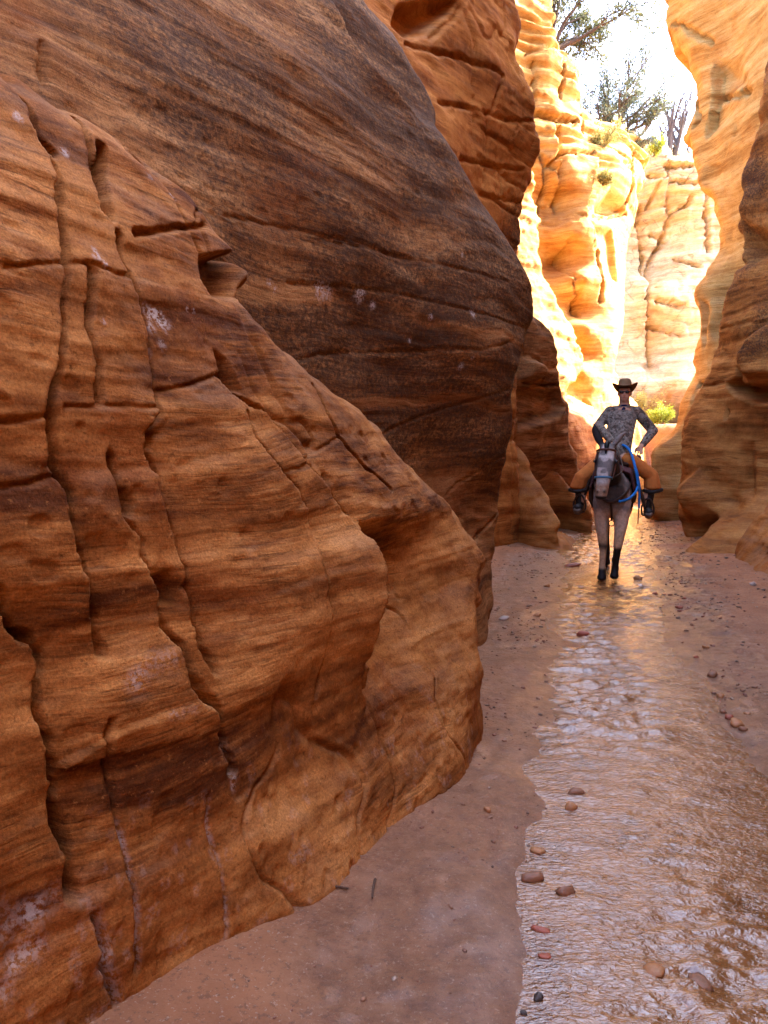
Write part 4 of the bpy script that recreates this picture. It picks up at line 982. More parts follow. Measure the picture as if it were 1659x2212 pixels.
tube('mane', [(0, -.25, 1.49), (0, -.45, 1.55), (-.02, -.68, 1.68), (-.045, -.86, 1.75)], [.02, .035, .035, .02], simple_mat('mule_mane', (0.03, 0.022, 0.018), 0.8, 0.4, 60, 0.6), mule, 8, flat=0.45)
tube('forelock', [(-.05, -.93, 1.75), (-.055, -1.02, 1.72), (-.06, -1.09, 1.62)], [.03, .03, .006], M_coat, mule, 8)
for ex in (-.186, .068):
    e = mesh_np('eye', ico(2)[0] * .018 + np.array([ex, -1.075, 1.53]), ico(2)[1], M_glass, mule)

# bridle
br = here('bridle')
tag(br, 'dark leather bridle with blue rope noseband on the mule head', 'bridle')
def band(name, z, cy, tilt, rx, ry, w, mat, cx=-.06, parent=br):
    V, Fc = [], []; n = 28
    for k in range(n):
        a = 2 * math.pi * k / n
        x = cx + rx * math.cos(a); y = cy + ry * math.sin(a); zz = z + tilt * math.sin(a)
        for q, (dr, dz) in enumerate(((0, -w), (.006, -w), (.006, w), (0, w))):
            V.append((x + dr * math.cos(a), y + dr * math.sin(a), zz + dz))
    for k in range(n):
        for q in range(4):
            a0 = k * 4 + q; a1 = k * 4 + (q + 1) % 4; b0 = ((k + 1) % n) * 4 + q; b1 = ((k + 1) % n) * 4 + (q + 1) % 4
            Fc.append((a0, b0, b1, a1))
    return mesh_np(name, V, Fc, mat, parent, smooth=False)
band('browband', 1.645, -.965, -.03, .110, .112, .013, M_brown)
band('noseband', 1.335, -1.10, -.02, .100, .108, .012, simple_mat('blue_noseband', (0.08, 0.22, 0.34), .7, .3, 60), cx=-.078)
for sx in (-.178, .058):
    tube('cheek_strap', [(sx * .85 - .01, -.96, 1.65), (sx, -1.03, 1.52), (sx * .85 - .02, -1.10, 1.34)], .010, M_brown, br, 6)
mesh_np('rosette', ico(1)[0] * np.array([.013, .006, .013]) + np.array([-.06, -1.092, 1.61]), ico(1)[1], M_metal, br)

# saddle
sd = here('saddle')
tag(sd, 'dark leather western saddle under the rider with covered stirrups', 'saddle')
blob('seat', [([(.0, -.08, 1.47), (0, .12, 1.45), (0, .34, 1.50)], [(.20, .10, .05), (.22, .12, .05), (.20, .07, .09)]), ([(0, -.14, 1.50), (0, -.15, 1.58)], [(.14, .05, .06), (.05, .04, .04)])], .014, M_leather, sd, 4)
tube('horn', [(0, -.16, 1.56), (0, -.185, 1.66), (0, -.20, 1.68)], [.022, .018, .034], M_leather, sd, 10)
blob('blanket', [([(-.26, .0, 1.18), (-.22, .0, 1.36), (0, .0, 1.45), (.22, .0, 1.36), (.26, .0, 1.18)], [(.03, .36, .06)] * 5)], .014, M_blanket, sd, 3)
for sx in (-1, 1):
    blob('fender', [([(sx * .26, .02, 1.36), (sx * .33, -.02, 1.15), (sx * .40, -.06, .95)], [(.03, .13, .06), (.022, .14, .06), (.022, .07, .05)])], .012, M_leather, sd, 3)
FL = zl(460, 1440, -.05); FR = zl(1130, 1480, -.05)
for f in (FL, FR):
    sx = -1 if f[0] < 0 else 1
    x0, y0, z0 = f
    st = tube('stirrup', [(x0 - .065, y0 + .04, z0 - .055), (x0 - .075, y0 + .03, z0 + .05), (x0 - .03, y0 + .02, z0 + .15), (x0 + .03, y0 + .02, z0 + .15), (x0 + .075, y0 + .03, z0 + .05), (x0 + .065, y0 + .04, z0 - .055), (x0, y0 + .04, z0 - .065), (x0 - .06, y0 + .04, z0 - .055)], .013, M_leather, sd, 7)
tube('cinch', [(-.27, -.18, 1.2), (-.24, -.18, .95), (0, -.18, .80), (.24, -.18, .95), (.27, -.18, 1.2)], .03, M_leather, sd, 8, flat=.4)
pouch = blob('saddle_bag', [([zl(1035, 960, .1), zl(1040, 1010, .1)], [(.05, .05, .05), (.045, .05, .05)])], .01, M_blanket, sd, 4)

bc = here('breast_collar')
tag(bc, 'dark breast collar strap with a ring hanging between the mule forelegs', 'strap')
tube('strap', [(-.23, -.25, 1.25), (-.17, -.58, 1.12), (0, -.68, 1.02), (.17, -.58, 1.12), (.23, -.25, 1.25)], .024, M_leather, bc, 8, flat=.4)
tube('tie_down', [(0, -.675, 1.03), (.01, -.62, .88), (.01, -.52, .78)], .014, M_leather, bc, 6)
tube('ring', [(.01 + .035 * math.cos(k * math.pi / 4), -.55, .745 + .035 * math.sin(k * math.pi / 4)) for k in range(9)], .007, M_leather, bc, 6)

rp = here('lead_rope')
tag(rp, 'bright blue lead rope looped from the saddle horn down the mule shoulder', 'rope')
tube('loop', [zl(885, 830, .1), zl(930, 855, .0), zl(965, 905, -.1), zl(990, 980, -.2), zl(1015, 1080, -.3), zl(1035, 1190, -.32), zl(1028, 1260, -.35), zl(990, 1320, -.45), zl(930, 1365, -.6), zl(850, 1385, -.70)], .018, M_blue, rp, 8)
tube('strand', [zl(905, 835, .1), zl(955, 880, .0), zl(985, 950, -.15), zl(1010, 1040, -.28), zl(1035, 1130, -.30), zl(1048, 1240, -.30), zl(1048, 1350, -.30), zl(1045, 1450, -.28)], .014, M_blue, rp, 8)
tube('frayed_end', [zl(1045, 1450, -.28), zl(1040, 1530, -.28), zl(1036, 1605, -.28)], [.012, .009, .007], simple_mat('rope_end', (0.30, 0.15, 0.08), .8), rp, 6)
rn = here('rein')
tag(rn, 'dark leather reins running from the bridle to the rider hand', 'rein')
for sx, ex in ((-1, -.03), (1, .03)):
    tube('strap', [(-.078 + sx * .09, -1.08, 1.33), (sx * .13, -.85, 1.42), (sx * .08, -.5, 1.60), (ex, -.22, 1.71)], .008, M_leather, rn, 6)

# ------------------------------------------------------------------ rider
pr_ = here('person')
tag(pr_, 'rider in camouflage shirt, tan chaps and cowboy hat astride the mule, hand on thigh', 'person')
HD = Vector(zl(905, 320, .5)); HX, HY, HZ = HD
EL = zl(1185, 690, .55); HA = zl(1062, 850, .30); SH = zl(1022, 500, .55); SL = zl(760, 500, .55); ELL = zl(648, 640, .45)
PEL = (.03, .20, 1.55)
NK = (HX, HY + .02, HZ - .15)
kneeL = zl(480, 1150, .05); kneeR = zl(1165, 1130, .05)
def skin_color(co):
    x, y, z = co.T
    c = np.tile(np.array([.60, .31, .19]), (len(co), 1))
    hair = ((z > HZ + .02) & (y > HY - .02)).astype(float)[:, None]
    c = c * (1 - hair) + np.array([.07, .045, .03]) * hair
    lip = np.exp(-(((x - HX) / .022) ** 2 + ((z - HZ + .062) / .007) ** 2))[:, None] * ((y < HY - .05)[:, None])
    c = c * (1 - .6 * lip) + np.array([.28, .08, .06]) * .6 * lip
    stub = (smooth01((HZ - .035 - z) / .03) * ((z > HZ - .14) & (y < HY)))[:, None] * .25
    return c * (1 - stub) + np.array([.16, .10, .07]) * stub
def mv(a, b, f): return tuple(a[i] * (1 - f) + b[i] * f for i in range(3))
hand = Vector(HA)
fing = []
for k, (dx, L) in enumerate(((-.036, .070), (-.012, .082), (.012, .078), (.034, .060))):
    b0 = hand + Vector((dx - .01, -.02, -.035)); m0 = b0 + Vector((dx * .35 - .008, -.022, -L * .55)); e0 = m0 + Vector((dx * .1 - .006, .0, -L * .5))
    fing.append(([b0[:], m0[:], e0[:]], [.0105, .0095, .008]))
fing.append(([(hand + Vector((-.03, -.02, .0)))[:], (hand + Vector((-.062, -.035, -.02)))[:], (hand + Vector((-.075, -.04, -.055)))[:]], [.012, .011, .009]))
lh = Vector((.0, -.16, 1.73))
for k in range(4):
    b0 = lh + Vector((-.03 + .02 * k, -.02, .01)); fing.append(([b0[:], (b0 + Vector((0, -.035, -.012)))[:], (b0 + Vector((0, -.025, -.045)))[:], (b0 + Vector((0, .0, -.045)))[:]], [.011, .0105, .010, .009]))
fing.append(([(lh + Vector((.03, 0, .0)))[:], (lh + Vector((.035, -.035, .02)))[:]], [.012, .010]))
body = [
    ([PEL, mv(PEL, NK, .35), mv(PEL, NK, .75), (NK[0], NK[1], NK[2] - .05)], [(.15, .12, .10), (.135, .10, .1), (.15, .11, .1), (.08, .07, .06)]),
    ([(NK[0], NK[1], NK[2] - .06), NK, (HX, HY, HZ - .06)], [(.074, .07, .05), (.072, .068, .05), (.068, .068, .05)]),
    ([(HX, HY + .01, HZ + .02), (HX, HY - .015, HZ - .05), (HX, HY - .03, HZ - .095)], [(.082, .095, .085), (.076, .08, .06), (.052, .05, .03)]),
    ([(HX, HY - .088, HZ + .01), (HX, HY - .105, HZ - .025)], [(.011, .012, .012), (.017, .016, .013)]),
    ([(HX, HY - .085, HZ - .062)], [(.024, .012, .010)]), ([(HX, HY - .078, HZ + .03)], [(.05, .014, .010)]),
    ([(HX - .085, HY + .01, HZ - .01)], [(.010, .02, .03)]), ([(HX + .085, HY + .01, HZ - .01)], [(.010, .02, .03)]),
    ([SH, EL, mv(EL, HA, .85), hand[:]], [.055, .042, .028, (.034, .022, .034)]),
    ([hand[:], (hand + Vector((-.004, -.015, -.035)))[:]], [(.038, .020, .03), (.042, .017, .02)]),
    ([SL, ELL, (lh + Vector((-.02, .06, .0)))[:], lh[:]], [.055, .042, .028, (.036, .03, .024)]),
    ([PEL, (.19, .10, 1.50), kneeR, (FR[0] - .03, FR[1] + .08, FR[2] + .08)], [.12, .10, .068, .045]),
    ([PEL, (-.13, .10, 1.50), kneeL, (FL[0] + .03, FL[1] + .08, FL[2] + .08)], [.12, .10, .068, .045]),
] + fing
blob('body', body, 0.0075, M_skin, pr_, 3, skin_color)
sh_top = (NK[0], NK[1] + .01, NK[2] - .055)
blob('shirt', [([(PEL[0], PEL[1], PEL[2] + .02), mv(PEL, NK, .4), mv(PEL, NK, .72), (NK[0], NK[1] + .01, NK[2] - .10)], [(.185, .15, .10), (.185, .145, .12), (.20, .15, .13), (.12, .11, .06)]),
               ([SH, (NK[0], NK[1] + .01, NK[2] - .055), SL], [.072, (.075, .075, .05), .072]),
               ([SH, mv(SH, EL, .5), EL, mv(EL, HA, .5), mv(EL, HA, .80)], [.076, .074, .068, .058, .050]), ([SL, mv(SL, ELL, .5), ELL, mv(ELL, lh, .5), mv(ELL, lh, .85)], [.076, .074, .066, .058, .048]),
               ([mv(PEL, NK, .2), mv(PEL, NK, .1)], [(.175, .145, .05), (.175, .145, .05)])], .011, M_shirt, pr_, 3)
for sx in (-1, 1):
    tube('collar', [(NK[0] + sx * .012, NK[1] - .075, NK[2] - .075), (NK[0] + sx * .055, NK[1] - .06, NK[2] - .035), (NK[0] + sx * .068, NK[1] + .01, NK[2] - .015), (NK[0] + sx * .03, NK[1] + .065, NK[2] - .005)], [.022, .024, .022, .02], M_shirt, pr_, 8, flat=.5)
    mesh_np('chest_pocket', ico(2)[0] * np.array([.055, .012, .055]) + np.array([NK[0] + sx * .085, NK[1] - .135, NK[2] - .23]), ico(2)[1], M_shirt, pr_)
tube('neckerchief', [(NK[0], NK[1] - .085, NK[2] - .055), (NK[0] - .01, NK[1] - .125, NK[2] - .11), (NK[0] - .015, NK[1] - .15, NK[2] - .20)], [.022, .034, .016], M_navy, pr_, 8, flat=1.0)
band('scarf_band', NK[2] - .04, NK[1], -.02, .066, .070, .014, M_navy, NK[0], pr_)
# chaps: wide suede wrapped over thigh and knee, flaring to a dark fringe
for sx, kn, ft in ((-1, kneeL, FL), (1, kneeR, FR)):
    hipp = (.03 + sx * .16, .10, 1.52)
    low = mv(kn, (ft[0], ft[1] + .05, ft[2] + .1), .42)
    low = (low[0] + sx * .035, low[1] + .03, low[2])
    cb = blob('chaps', [([hipp, mv(hipp, kn, .5), kn, low], [(.115, .12, .10), (.105, .115, .10), (.095, .11, .09), (.115, .12, .05)])], .011, M_chap, pr_, 3)
    tube('fringe', [(low[0] - .105, low[1] - .02, low[2] - .045), (low[0] - .03, low[1] - .10, low[2] - .06), (low[0] + .06, low[1] - .08, low[2] - .05), (low[0] + .115, low[1], low[2] - .035), (low[0] + .06, low[1] + .09, low[2] - .05), (low[0] - .05, low[1] + .09, low[2] - .055), (low[0] - .105, low[1] - .02, low[2] - .045)], .026, M_boot, cb, 7)
    bo = blob('boot', [([(low[0] - sx * .03, low[1], low[2] - .02), (ft[0], ft[1] + .10, ft[2] + .09), (ft[0], ft[1] + .09, ft[2] + .0)], [(.075, .08, .05), (.064, .07, .05), (.056, .065, .045)]),
                       ([(ft[0], ft[1] + .10, ft[2] - .02), (ft[0] + sx * .01, ft[1] - .02, ft[2] - .01), (ft[0] + sx * .015, ft[1] - .12, ft[2] + .0)], [(.058, .06, .05), (.068, .06, .060), (.064, .052, .052)])], .009, M_boot, pr_, 3)
    tube('sole', [(ft[0], ft[1] + .14, ft[2] - .055), (ft[0] + sx * .01, ft[1] + .0, ft[2] - .05), (ft[0] + sx * .015, ft[1] - .13, ft[2] - .03), (ft[0] + sx * .015, ft[1] - .162, ft[2] - .005)], [.040, .052, .056, .044], M_sole, bo, 8, flat=1.0)
# sunglasses
sg_ = tube('sunglasses', [(HX - .076, HY + .02, HZ + .012), (HX - .072, HY - .05, HZ + .014), (HX - .04, HY - .092, HZ + .016), (HX, HY - .104, HZ + .016), (HX + .04, HY - .092, HZ + .016), (HX + .072, HY - .05, HZ + .014), (HX + .076, HY + .02, HZ + .012)], .006, M_glass, pr_, 6)
for sx in (-1, 1):
    mesh_np('lens', ico(2)[0] * np.array([.031, .012, .020]) + np.array([HX + sx * .035, HY - .092, HZ + .008]), ico(2)[1], M_glass, sg_)
# hat
V, Fc = [], []; n = 40
prof = [(.185, .000, 1), (.188, .006, 1), (.15, .004, .7), (.118, .006, .25), (.104, .012, .05), (.100, .05, 0), (.094, .10, 0), (.082, .128, 0), (.06, .132, 0), (.03, .120, 0), (.0, .114, 0)]
for (r, z, k) in prof:
    for i in range(n):
        a = 2 * math.pi * i / n
        cx_, sy_ = math.cos(a), math.sin(a)
        lift = k * (.075 * abs(cx_) ** 2.2 - .02 * abs(sy_) ** 2)
        rx = r * (0.90 if k < .5 else 0.93 - .04 * abs(cx_)); ry = r * (1.08 if k < .5 else 1.06)
        dent = 0
        if k == 0 and z > .09: dent = -.028 * math.exp(-(cx_ * r / .03) ** 2) * (1 if r < .07 else .3)
        pinch = 1 - (.18 * max(0, -sy_) ** 2 if (k == 0 and z > .06) else 0)
        V.append((rx * cx_ * pinch, ry * sy_, z + lift + dent))
for j in range(len(prof) - 1):
    for i in range(n):
        Fc.append((j * n + i, j * n + (i + 1) % n, (j + 1) * n + (i + 1) % n, (j + 1) * n + i))
Rh = Matrix.Rotation(math.radians(-15), 3, 'X')
V = np.array([(Rh @ Vector(v))[:] for v in V]) + np.array([HX, HY + .012, HZ + .055])
hat = mesh_np('hat', V, Fc, M_hat, pr_)
sm = hat.modifiers.new('thick', 'SOLIDIFY'); sm.thickness = .006
hb = band('hat_band', HZ + .085, HY + .008, .015, .094, .112, .012, M_hatdk, HX, hat)
# ------------------------------------------------------------------ trees and shrubs on the rim
M_bark = simple_mat('grey_bark', (0.11, 0.08, 0.065), 0.9, 0.4, 14, 0.5)
M_dead = simple_mat('dead_wood', (0.09, 0.07, 0.062), 0.9, 0.4, 14, 0.5)
def leaf_mat(name, a, b, c3):
    t = NT(name)
    oi = t.n('ShaderNodeNewGeometry').outputs['Random Per Island']
    c = t.ramp(oi, [(0.0, a), (0.5, b), (1.0, c3)])
    t.b.inputs['Subsurface Weight'].default_value = 0.0
    t.l(c, t.b.inputs['Base Color']); t.b.inputs['Roughness'].default_value = 0.7
    tr = t.n('ShaderNodeBsdfTranslucent'); t.l(c, tr.inputs[0])
    mx = t.n('ShaderNodeMixShader'); mx.inputs[0].default_value = 0.35
    t.l(t.b.outputs[0], mx.inputs[1]); t.l(tr.outputs[0], mx.inputs[2]); t.l(mx.outputs[0], t.out.inputs[0])
    return t.m
M_jun = leaf_mat('juniper_leaf', (0.05, 0.07, 0.05), (0.085, 0.105, 0.07), (0.16, 0.16, 0.07))
M_pin = leaf_mat('pinyon_leaf', (0.05, 0.065, 0.035), (0.09, 0.10, 0.05), (0.14, 0.14, 0.06))
M_yel = leaf_mat('rabbitbrush_leaf', (0.20, 0.18, 0.05), (0.32, 0.28, 0.08), (0.42, 0.36, 0.12))
M_lime = leaf_mat('lime_leaf', (0.14, 0.20, 0.02), (0.26, 0.32, 0.03), (0.38, 0.40, 0.05))

def branches(rg, start, d, length, rad, depth, maxd, spread, up, out, tips, kids=(3, 4), wob=0.25):
    n = 6; p = np.array(start, float); d = np.array(d, float); d /= np.linalg.norm(d)
    pts = [p.copy()]; rs = [rad]
    for i in range(n):
        d = d + wob * rg.normal(0, 0.5, 3) + np.array([0, 0, up * 0.15]); d /= np.linalg.norm(d)
        p = p + d * length / n
        pts.append(p.copy()); rs.append(rad * (1 - 0.62 * (i + 1) / n))
    out.append((np.array(pts), rs))
    if depth >= maxd - 1:
        for i in range(2, n + 1): tips.append((pts[i], d.copy()))
    if depth < maxd:
        for k in range(int(rg.integers(kids[0], kids[1] + 1))):
            i = int(rg.integers(2, n + 1))
            nd = d + spread * rg.normal(0, 1, 3) + np.array([0, 0, up * 0.25]); nd /= np.linalg.norm(nd)
            branches(rg, pts[i], nd, length * rg.uniform(.5, .75), max(rs[i] * .7, .006), depth + 1, maxd, spread, up, out, tips, kids, wob)
def tubes_np(lst, seg=5):
    V, Fc = [], []; off = 0
    for pts, rs in lst:
        m = len(pts)
        for i in range(m):
            d = pts[min(i + 1, m - 1)] - pts[max(i - 1, 0)]; d = d / (np.linalg.norm(d) + 1e-9)
            a = np.cross(d, [0.3, 0.9, 0.2]); a /= np.linalg.norm(a) + 1e-9; b = np.cross(d, a)
            for k in range(seg):
                an = 2 * math.pi * k / seg
                V.append(pts[i] + (a * math.cos(an) + b * math.sin(an)) * rs[i])
        for i in range(m - 1):
            for k in range(seg):
                Fc.append((off + i * seg + k, off + i * seg + (k + 1) % seg, off + (i + 1) * seg + (k + 1) % seg, off + (i + 1) * seg + k))
        off += m * seg
    return np.array(V), np.array(Fc)
def leaves_np(rg, tips, per, size, spread, aspect=0.35):
    P = np.repeat(np.array([t[0] for t in tips]), per, 0); D = np.repeat(np.array([t[1] for t in tips]), per, 0)
    n = len(P)
    P = P + rg.normal(0, spread, (n, 3))
    d = D * 0.7 + rg.normal(0, 0.6, (n, 3)); d /= np.linalg.norm(d, axis=1)[:, None]
    s = np.cross(d, rg.normal(0, 1, (n, 3))); s /= np.linalg.norm(s, axis=1)[:, None] + 1e-9
    L = size * rg.uniform(.6, 1.4, n)[:, None]
    V = np.stack([P, P + d * L * .5 + s * L * aspect * .5, P + d * L, P + d * L * .5 - s * L * aspect * .5], 1).reshape(-1, 3)
    return V, np.arange(n * 4).reshape(n, 4)
def tree(name, label, base, seed, limbs, length, rad, maxd, spread, up, leafmat, per, lsize, lspread, barkmat=M_bark, cat='tree', kids=(3, 4), group=None, wob=0.25):
    rg = np.random.default_rng(seed)
    root = empty(name, tuple(base)); tag(root, label, cat, group)
    out, tips = [], []
    for (d, k) in limbs:
        branches(rg, (0, 0, -0.1), d, length * k, rad * (0.6 + 0.4 * k), 0, maxd, spread, up, out, tips, kids, wob)
    V, Fc = tubes_np(out)
    mesh_np('trunk' if cat == 'tree' else 'stems', V, Fc, barkmat, root)
    if leafmat is not None:
        V, Fc = leaves_np(rg, tips, per, lsize, lspread)
        mesh_np('crown' if cat == 'tree' else 'foliage', V, Fc, leafmat, root, smooth=False)
    return root
# ground of the rim that carries them
rx, ry = np.meshgrid(np.linspace(3.0, 22.0, 60), np.linspace(24.6, 60.0, 60))
rz = 10.4 + 1.6 * smooth01((ry - 25) / 5.0) + 0.06 * (ry - 30).clip(0) * 0.2 + 0.25 * fbm(rx * .4, ry * .4, 0 * rx, 3, 201)
ri = np.arange(3600).reshape(60, 60)
rf = np.stack([ri[:-1, :-1], ri[:-1, 1:], ri[1:, 1:], ri[1:, :-1]], -1)
kk = (rx[:-1, :-1] < 8.0) | (ry[:-1, :-1] > 30.2)
rim = mesh_np('rim_ground', np.c_[rx.ravel(), ry.ravel(), rz.ravel()], rf[kk], M_gold, attrs={'varn': np.zeros(3600), 'salt': np.zeros(3600)})
tag(rim, 'sandy ground on top of the canyon rim', 'ground', kind='structure')

b = at_y(1330, 285, 26.0)
tree('juniper_tree', 'full green juniper standing on the rim in the middle of the sky gap', b - np.array([0, 0, .3]), 3,
     [((0, 0, 1), 1.25), ((.25, .1, 1), 1.15), ((-.3, -.1, 1), 1.1), ((.7, .1, .8), 1.05), ((-.65, .1, .75), .95), ((.95, -.1, .4), .9), ((-.9, 0, .35), .8), ((.1, -.5, .9), .9), ((-.1, .5, .9), .9)], 1.5, 0.075, 2, 0.55, 0.25, M_jun, 8, 0.10, 0.085, kids=(4, 5), wob=.18)
b = at_y(1189, 92, 22.2)
tree('pinyon_tree', 'pinyon leaning out from the top of the sunlit buttress, cut by the upper edge', b - np.array([0, 0, .25]), 12,
     [((.05, 0, 1), 1.0), ((.55, -.1, .85), 1.0), ((.8, .0, .75), 1.0), ((-.1, .1, 1), .9), ((.5, .1, .45), .7)], 1.75, 0.07, 2, 0.5, 0.0, M_pin, 11, 0.11, 0.09, kids=(4, 6))
b = at_y(1444, 356, 30.6)
tree('dead_tree', 'bare grey dead tree on the rim beside the overhanging wall', b - np.array([0, 0, .3]), 21,
     [((.12, 0, 1), 1.0), ((-.25, 0, 1), .85), ((.45, 0, .6), .6), ((.7, 0, .25), .5)], 2.6, 0.15, 2, 0.45, 0.5, None, 0, 0, 0, M_dead, kids=(4, 5), wob=0.25)
def shrub(label, px, py, Y, size, mat, seed, per=14, lsize=.06, dz=0.0, name='shrub', n=9):
    rg = np.random.default_rng(seed); b = at_y(px, py, Y)
    limbs = [((rg.normal(0, .6), rg.normal(0, .5), rg.uniform(.4, 1)), rg.uniform(.6, 1.1)) for _ in range(n)]
    return tree(name, label, b + np.array([0, 0, dz]), seed, limbs, size, .012, 1, .5, .3, mat, per, lsize, size * .10, cat='shrub', kids=(3, 4), group='shrubs on the rock')
shrub('yellow dry shrub on the ledge under the juniper', 1300, 318, 22.4, .55, M_yel, 31, 16)
shrub('sparse yellow shrub hanging from the sunlit face below the ledge', 1302, 392, 21.6, .28, M_yel, 32, 12)
shrub('low green shrub at the foot of the juniper, on the rim', 1372, 312, 24.6, .45, M_jun, 33, 14)
shrub('yellow green shrub on the rim left of the dead tree', 1412, 332, 27.2, .42, M_lime, 34, 14)
shrub('bright lime green shrub in the sun behind the rider', 1430, 908, 23.5, .42, M_lime, 35, 16, .06, n=11)
shrub('pale yellow shrub in the sun close behind the hat', 1395, 880, 25.5, .5, M_yel, 36, 12, .06)

# ------------------------------------------------------------------ stones, gravel, twigs
def stone_mat(name, a, rough=0.55):
    return simple_mat(name, a, rough, 0.35, 16, 0.5, 0.5)
SM = {'orange': stone_mat('wet_orange_stone', (0.40, 0.17, 0.06)), 'brown': stone_mat('wet_brown_stone', (0.24, 0.10, 0.045)), 'red': stone_mat('red_flake', (0.34, 0.085, 0.04)),
      'dark': stone_mat('dark_stone', (0.055, 0.035, 0.025)), 'pale': stone_mat('pale_stone', (0.42, 0.33, 0.26))}
def stone(zx, zy, wpx, kind, label, flat=0.6, seed=0, lift=0.25, depth=0.8, sub=2):
    px, py = (zx / 1.843 + 1000) / 1.1302, (zy / 1.843 + 1300) / 1.1302
    p = at_z(px, py, 0.0)
    w = wpx / 1.843 / 1.1302 / F_PX * math.hypot(p[1], CAM_H) * 0.5
    rg = np.random.default_rng(seed + int(zx))
    iv, jf = ico(sub)
    V = iv * (1 + 0.28 * fbm(iv[:, 0] * 1.4 + seed, iv[:, 1] * 1.4 + zx, iv[:, 2] * 1.4, 2, seed)[:, None])
    # chipped facets
    for _ in range(5):
        nrm = rg.normal(0, 1, 3); nrm /= np.linalg.norm(nrm); dd = V @ nrm - rg.uniform(.55, .8)
        V = V - np.outer(np.clip(dd, 0, None), nrm)
    V = V * np.array([w, w * depth, w * flat])
    gz = max(ground_z(p[0], p[1]), -0.02)
    o = mesh_np('stone', V, jf, SM[kind], smooth=False)
    o.location = (p[0], p[1], gz + w * flat * lift); o.rotation_euler = (rg.uniform(-.15, .15), rg.uniform(-.15, .15), rg.uniform(0, 6.28) if depth > .7 else rg.uniform(-.4, .4))
    tag(o, label, 'stone', 'stones in and beside the stream')
    return o
stone(725, 1225, 62, 'orange', 'round orange stone in the stream below the long flat one', .75, 1)
stone(740, 1157, 92, 'brown', 'flat brown stone in the stream above the round orange one', .35, 2, .3, .5)
stone(350, 1262, 38, 'orange', 'small round orange stone on the damp sand near the buttress foot', .8, 3, .5)
stone(560, 1540, 112, 'brown', 'biggest jagged brown stone at the left edge of the stream', .5, 4, .3, .6)
stone(700, 1605, 92, 'brown', 'jagged brown stone right below the biggest one', .5, 5, .25, .6)
stone(580, 1415, 72, 'orange', 'low orange stone just above the biggest jagged stone', .4, 6, .25)
stone(595, 1770, 100, 'red', 'long red flake of stone lying in bright shallow water', .22, 7, .5, .42)
stone(618, 1885, 64, 'red', 'shorter red flake nearest the bottom of the picture', .22, 8, .4, .7)
stone(580, 2070, 48, 'dark', 'dark pebble at the water edge near the bottom of the picture', .6, 9, .4)
stone(515, 2140, 34, 'dark', 'lowest dark pebble at the bottom edge of the picture', .6, 10, .4)
stone(735, 145, 84, 'red', 'flat red stone in the water left of the mule forefeet', .22, 11, .6, .5)
stone(1030, 205, 54, 'orange', 'flat orange stone in the water right of the mule forefeet', .35, 12, .6)
stone(1105, 270, 32, 'red', 'small red stone right of the flat orange one', .4, 13, .5)
stone(780, 455, 58, 'red', 'curled red stone alone in mid stream before the mule', .5, 14, .5, .5)
stone(425, 405, 58, 'pale', 'pale flat stone on the wet gravel close to the buttress', .35, 15, .7, .6)
stone(700, 945, 42, 'dark', 'thin dark stone in mid stream in line with the buttress foot', .3, 16, .5, .6)
stone(1362, 638, 62, 'brown', 'brown stone half in the water at the right bank', .5, 17, .4)
stone(1396, 730, 44, 'orange', 'orange stone at the right bank below the brown one', .6, 18, .4)
stone(1475, 862, 78, 'orange', 'largest orange stone of the heap on the right bank', .5, 19, .4)
stone(1212, 342, 38, 'red', 'reddish stone at the right water edge nearest the mule', .45, 20, .5)
stone(620, 245, 32, 'orange', 'little orange stone at the left water edge near the mule', .6, 21, .5)
stone(575, 372, 40, 'orange', 'low tan stone on the left water edge level with the pale one', .4, 22, .5)
stone(1105, 1950, 120, 'orange', 'orange boulder showing through the water near the bottom right', .30, 23, .10, .8)
stone(1310, 1995, 110, 'brown', 'brown boulder showing through the water beside the orange one', .26, 24, .08, .8)

for k, (zx, zy, w_, kd, lab) in enumerate([(1235, 300, 24, 'red', 'tiny red clod at the right water edge, farthest up the row'), (1270, 420, 26, 'brown', 'small brown clod at the right water edge, second from the mule end of the row'),
        (1330, 520, 34, 'orange', 'middling orange clod set back from the right water edge'), (1290, 560, 26, 'red', 'little red clod touching the right edge of the stream in mid row'), (1410, 800, 40, 'brown', 'brown clod just above the largest orange stone of the right heap'),
        (1440, 830, 52, 'red', 'reddish clod against the left side of the largest orange stone'), (1500, 885, 46, 'brown', 'brown clod against the right side of the largest orange stone'), (1520, 815, 30, 'orange', 'small orange clod above and right of the right bank heap')]):
    stone(zx, zy, w_, kd, lab, .55, 40 + k, .4)
for (zx, zy, w_, lab) in [(1395, 62, 26, 'pale small stone at the foot of the dark right boulder'), (1450, 58, 22, 'tiny pale stone right of the other one under the right boulder'), (1545, 265, 40, 'tan stone on the sand below the right rock toe')]:
    stone(zx, zy, w_, 'pale', lab, .5, 60 + int(w_), .5)

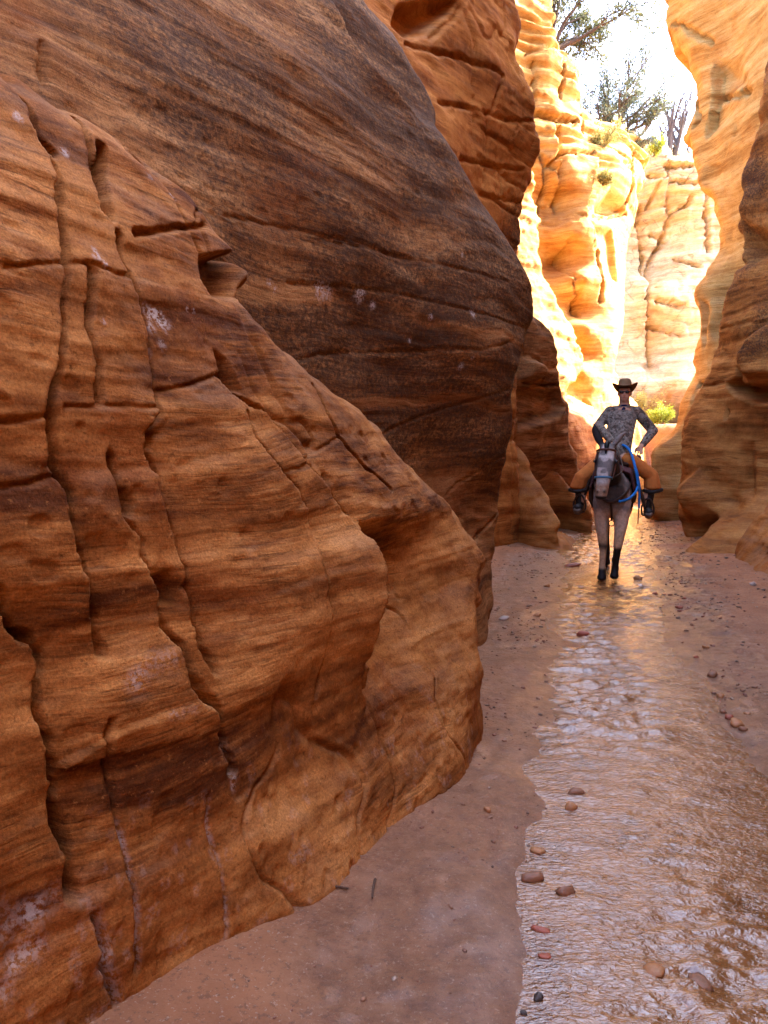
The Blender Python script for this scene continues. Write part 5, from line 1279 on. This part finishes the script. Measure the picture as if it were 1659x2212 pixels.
# gravel nobody could count
rg = np.random.default_rng(99)
cand = np.c_[rg.uniform(-0.6, 6.4, 130000), 1.6 + 15 * rg.uniform(0, 1, 130000) ** 1.6]
dw = poly_sd(cand[:, 0], cand[:, 1], w_poly)
dens = np.exp(-np.abs(dw - 0.15) / 0.34) * (dw > -0.22) + 0.12 * (dw > 0)
dens = dens * (0.15 + 0.85 * smooth01(vnoise(cand[:, 0] * 2.2, cand[:, 1] * 1.5, 0 * dw, 301) + 0.35))
dens *= np.where(cand[:, 0] > 0.30 * cand[:, 1] + 0.2, 1.0, 0.75)
pick = cand[rg.uniform(0, 1, len(cand)) < dens * 0.2]
iv, jf = ico(1)
VV, FF, CC = [], [], []
for i, (x, y) in enumerate(pick[:11000]):
    sz = 0.005 + 0.016 * rg.uniform(0, 1) ** 4 + 0.0009 * y * 0.6
    sz *= 0.55 + 0.45 * smooth01((y - 3.5) / 3.0)
    sc = sz * np.array([rg.uniform(.8, 1.5), rg.uniform(.6, 1.1), rg.uniform(.35, .7)])
    a = rg.uniform(0, 6.28); R = np.array([[math.cos(a), -math.sin(a), 0], [math.sin(a), math.cos(a), 0], [0, 0, 1]])
    v = (iv * (1 + 0.25 * rg.normal(0, 1, (len(iv), 1)) * .6) * sc) @ R.T + np.array([x, y, ground_z(x, y) + sc[2] * .3])
    VV.append(v); FF.append(jf + i * len(iv))
    base = [(.19, .085, .045), (.28, .14, .075), (.15, .085, .055), (.36, .24, .16), (.24, .09, .05)][int(rg.integers(0, 5))]
    CC.append(np.tile(np.array(base), (len(iv), 1)))
M_grav = tint_mat('gravel', 0.45, 60, 0.3, 0.3, 0.5)
gv = mesh_np('gravel', np.vstack(VV), np.vstack(FF), M_grav, attrs={'tint': np.vstack(CC)}, smooth=False)
tag(gv, 'scattered gravel along both edges of the stream', 'gravel', kind='stuff')

M_twig = simple_mat('twig_bark', (0.10, 0.055, 0.035), 0.85, 0.4, 40, 0.4)
for (a, b_, c_), lab in ((((1290, 640), (1350, 650), (1412, 660)), 'thin brown twig lying on the sand against the buttress foot'), (((1520, 612), (1512, 650), (1508, 690)), 'short upright dark twig on the sand right of the longer twig')):
    pts = []
    for zx, zy in (a, b_, c_):
        q = at_z((zx / 1.659) / 1.1302, (zy / 1.659 + 1800) / 1.1302, 0.0)
        pts.append((q[0], q[1], ground_z(q[0], q[1]) + .008))
    c0 = Vector(pts[0])
    o = tube('twig', [(Vector(p) - c0)[:] for p in pts], [.006, .005, .003], M_twig, None, 6)
    o.location = c0
    tag(o, lab, 'twig', 'twigs on the sand')
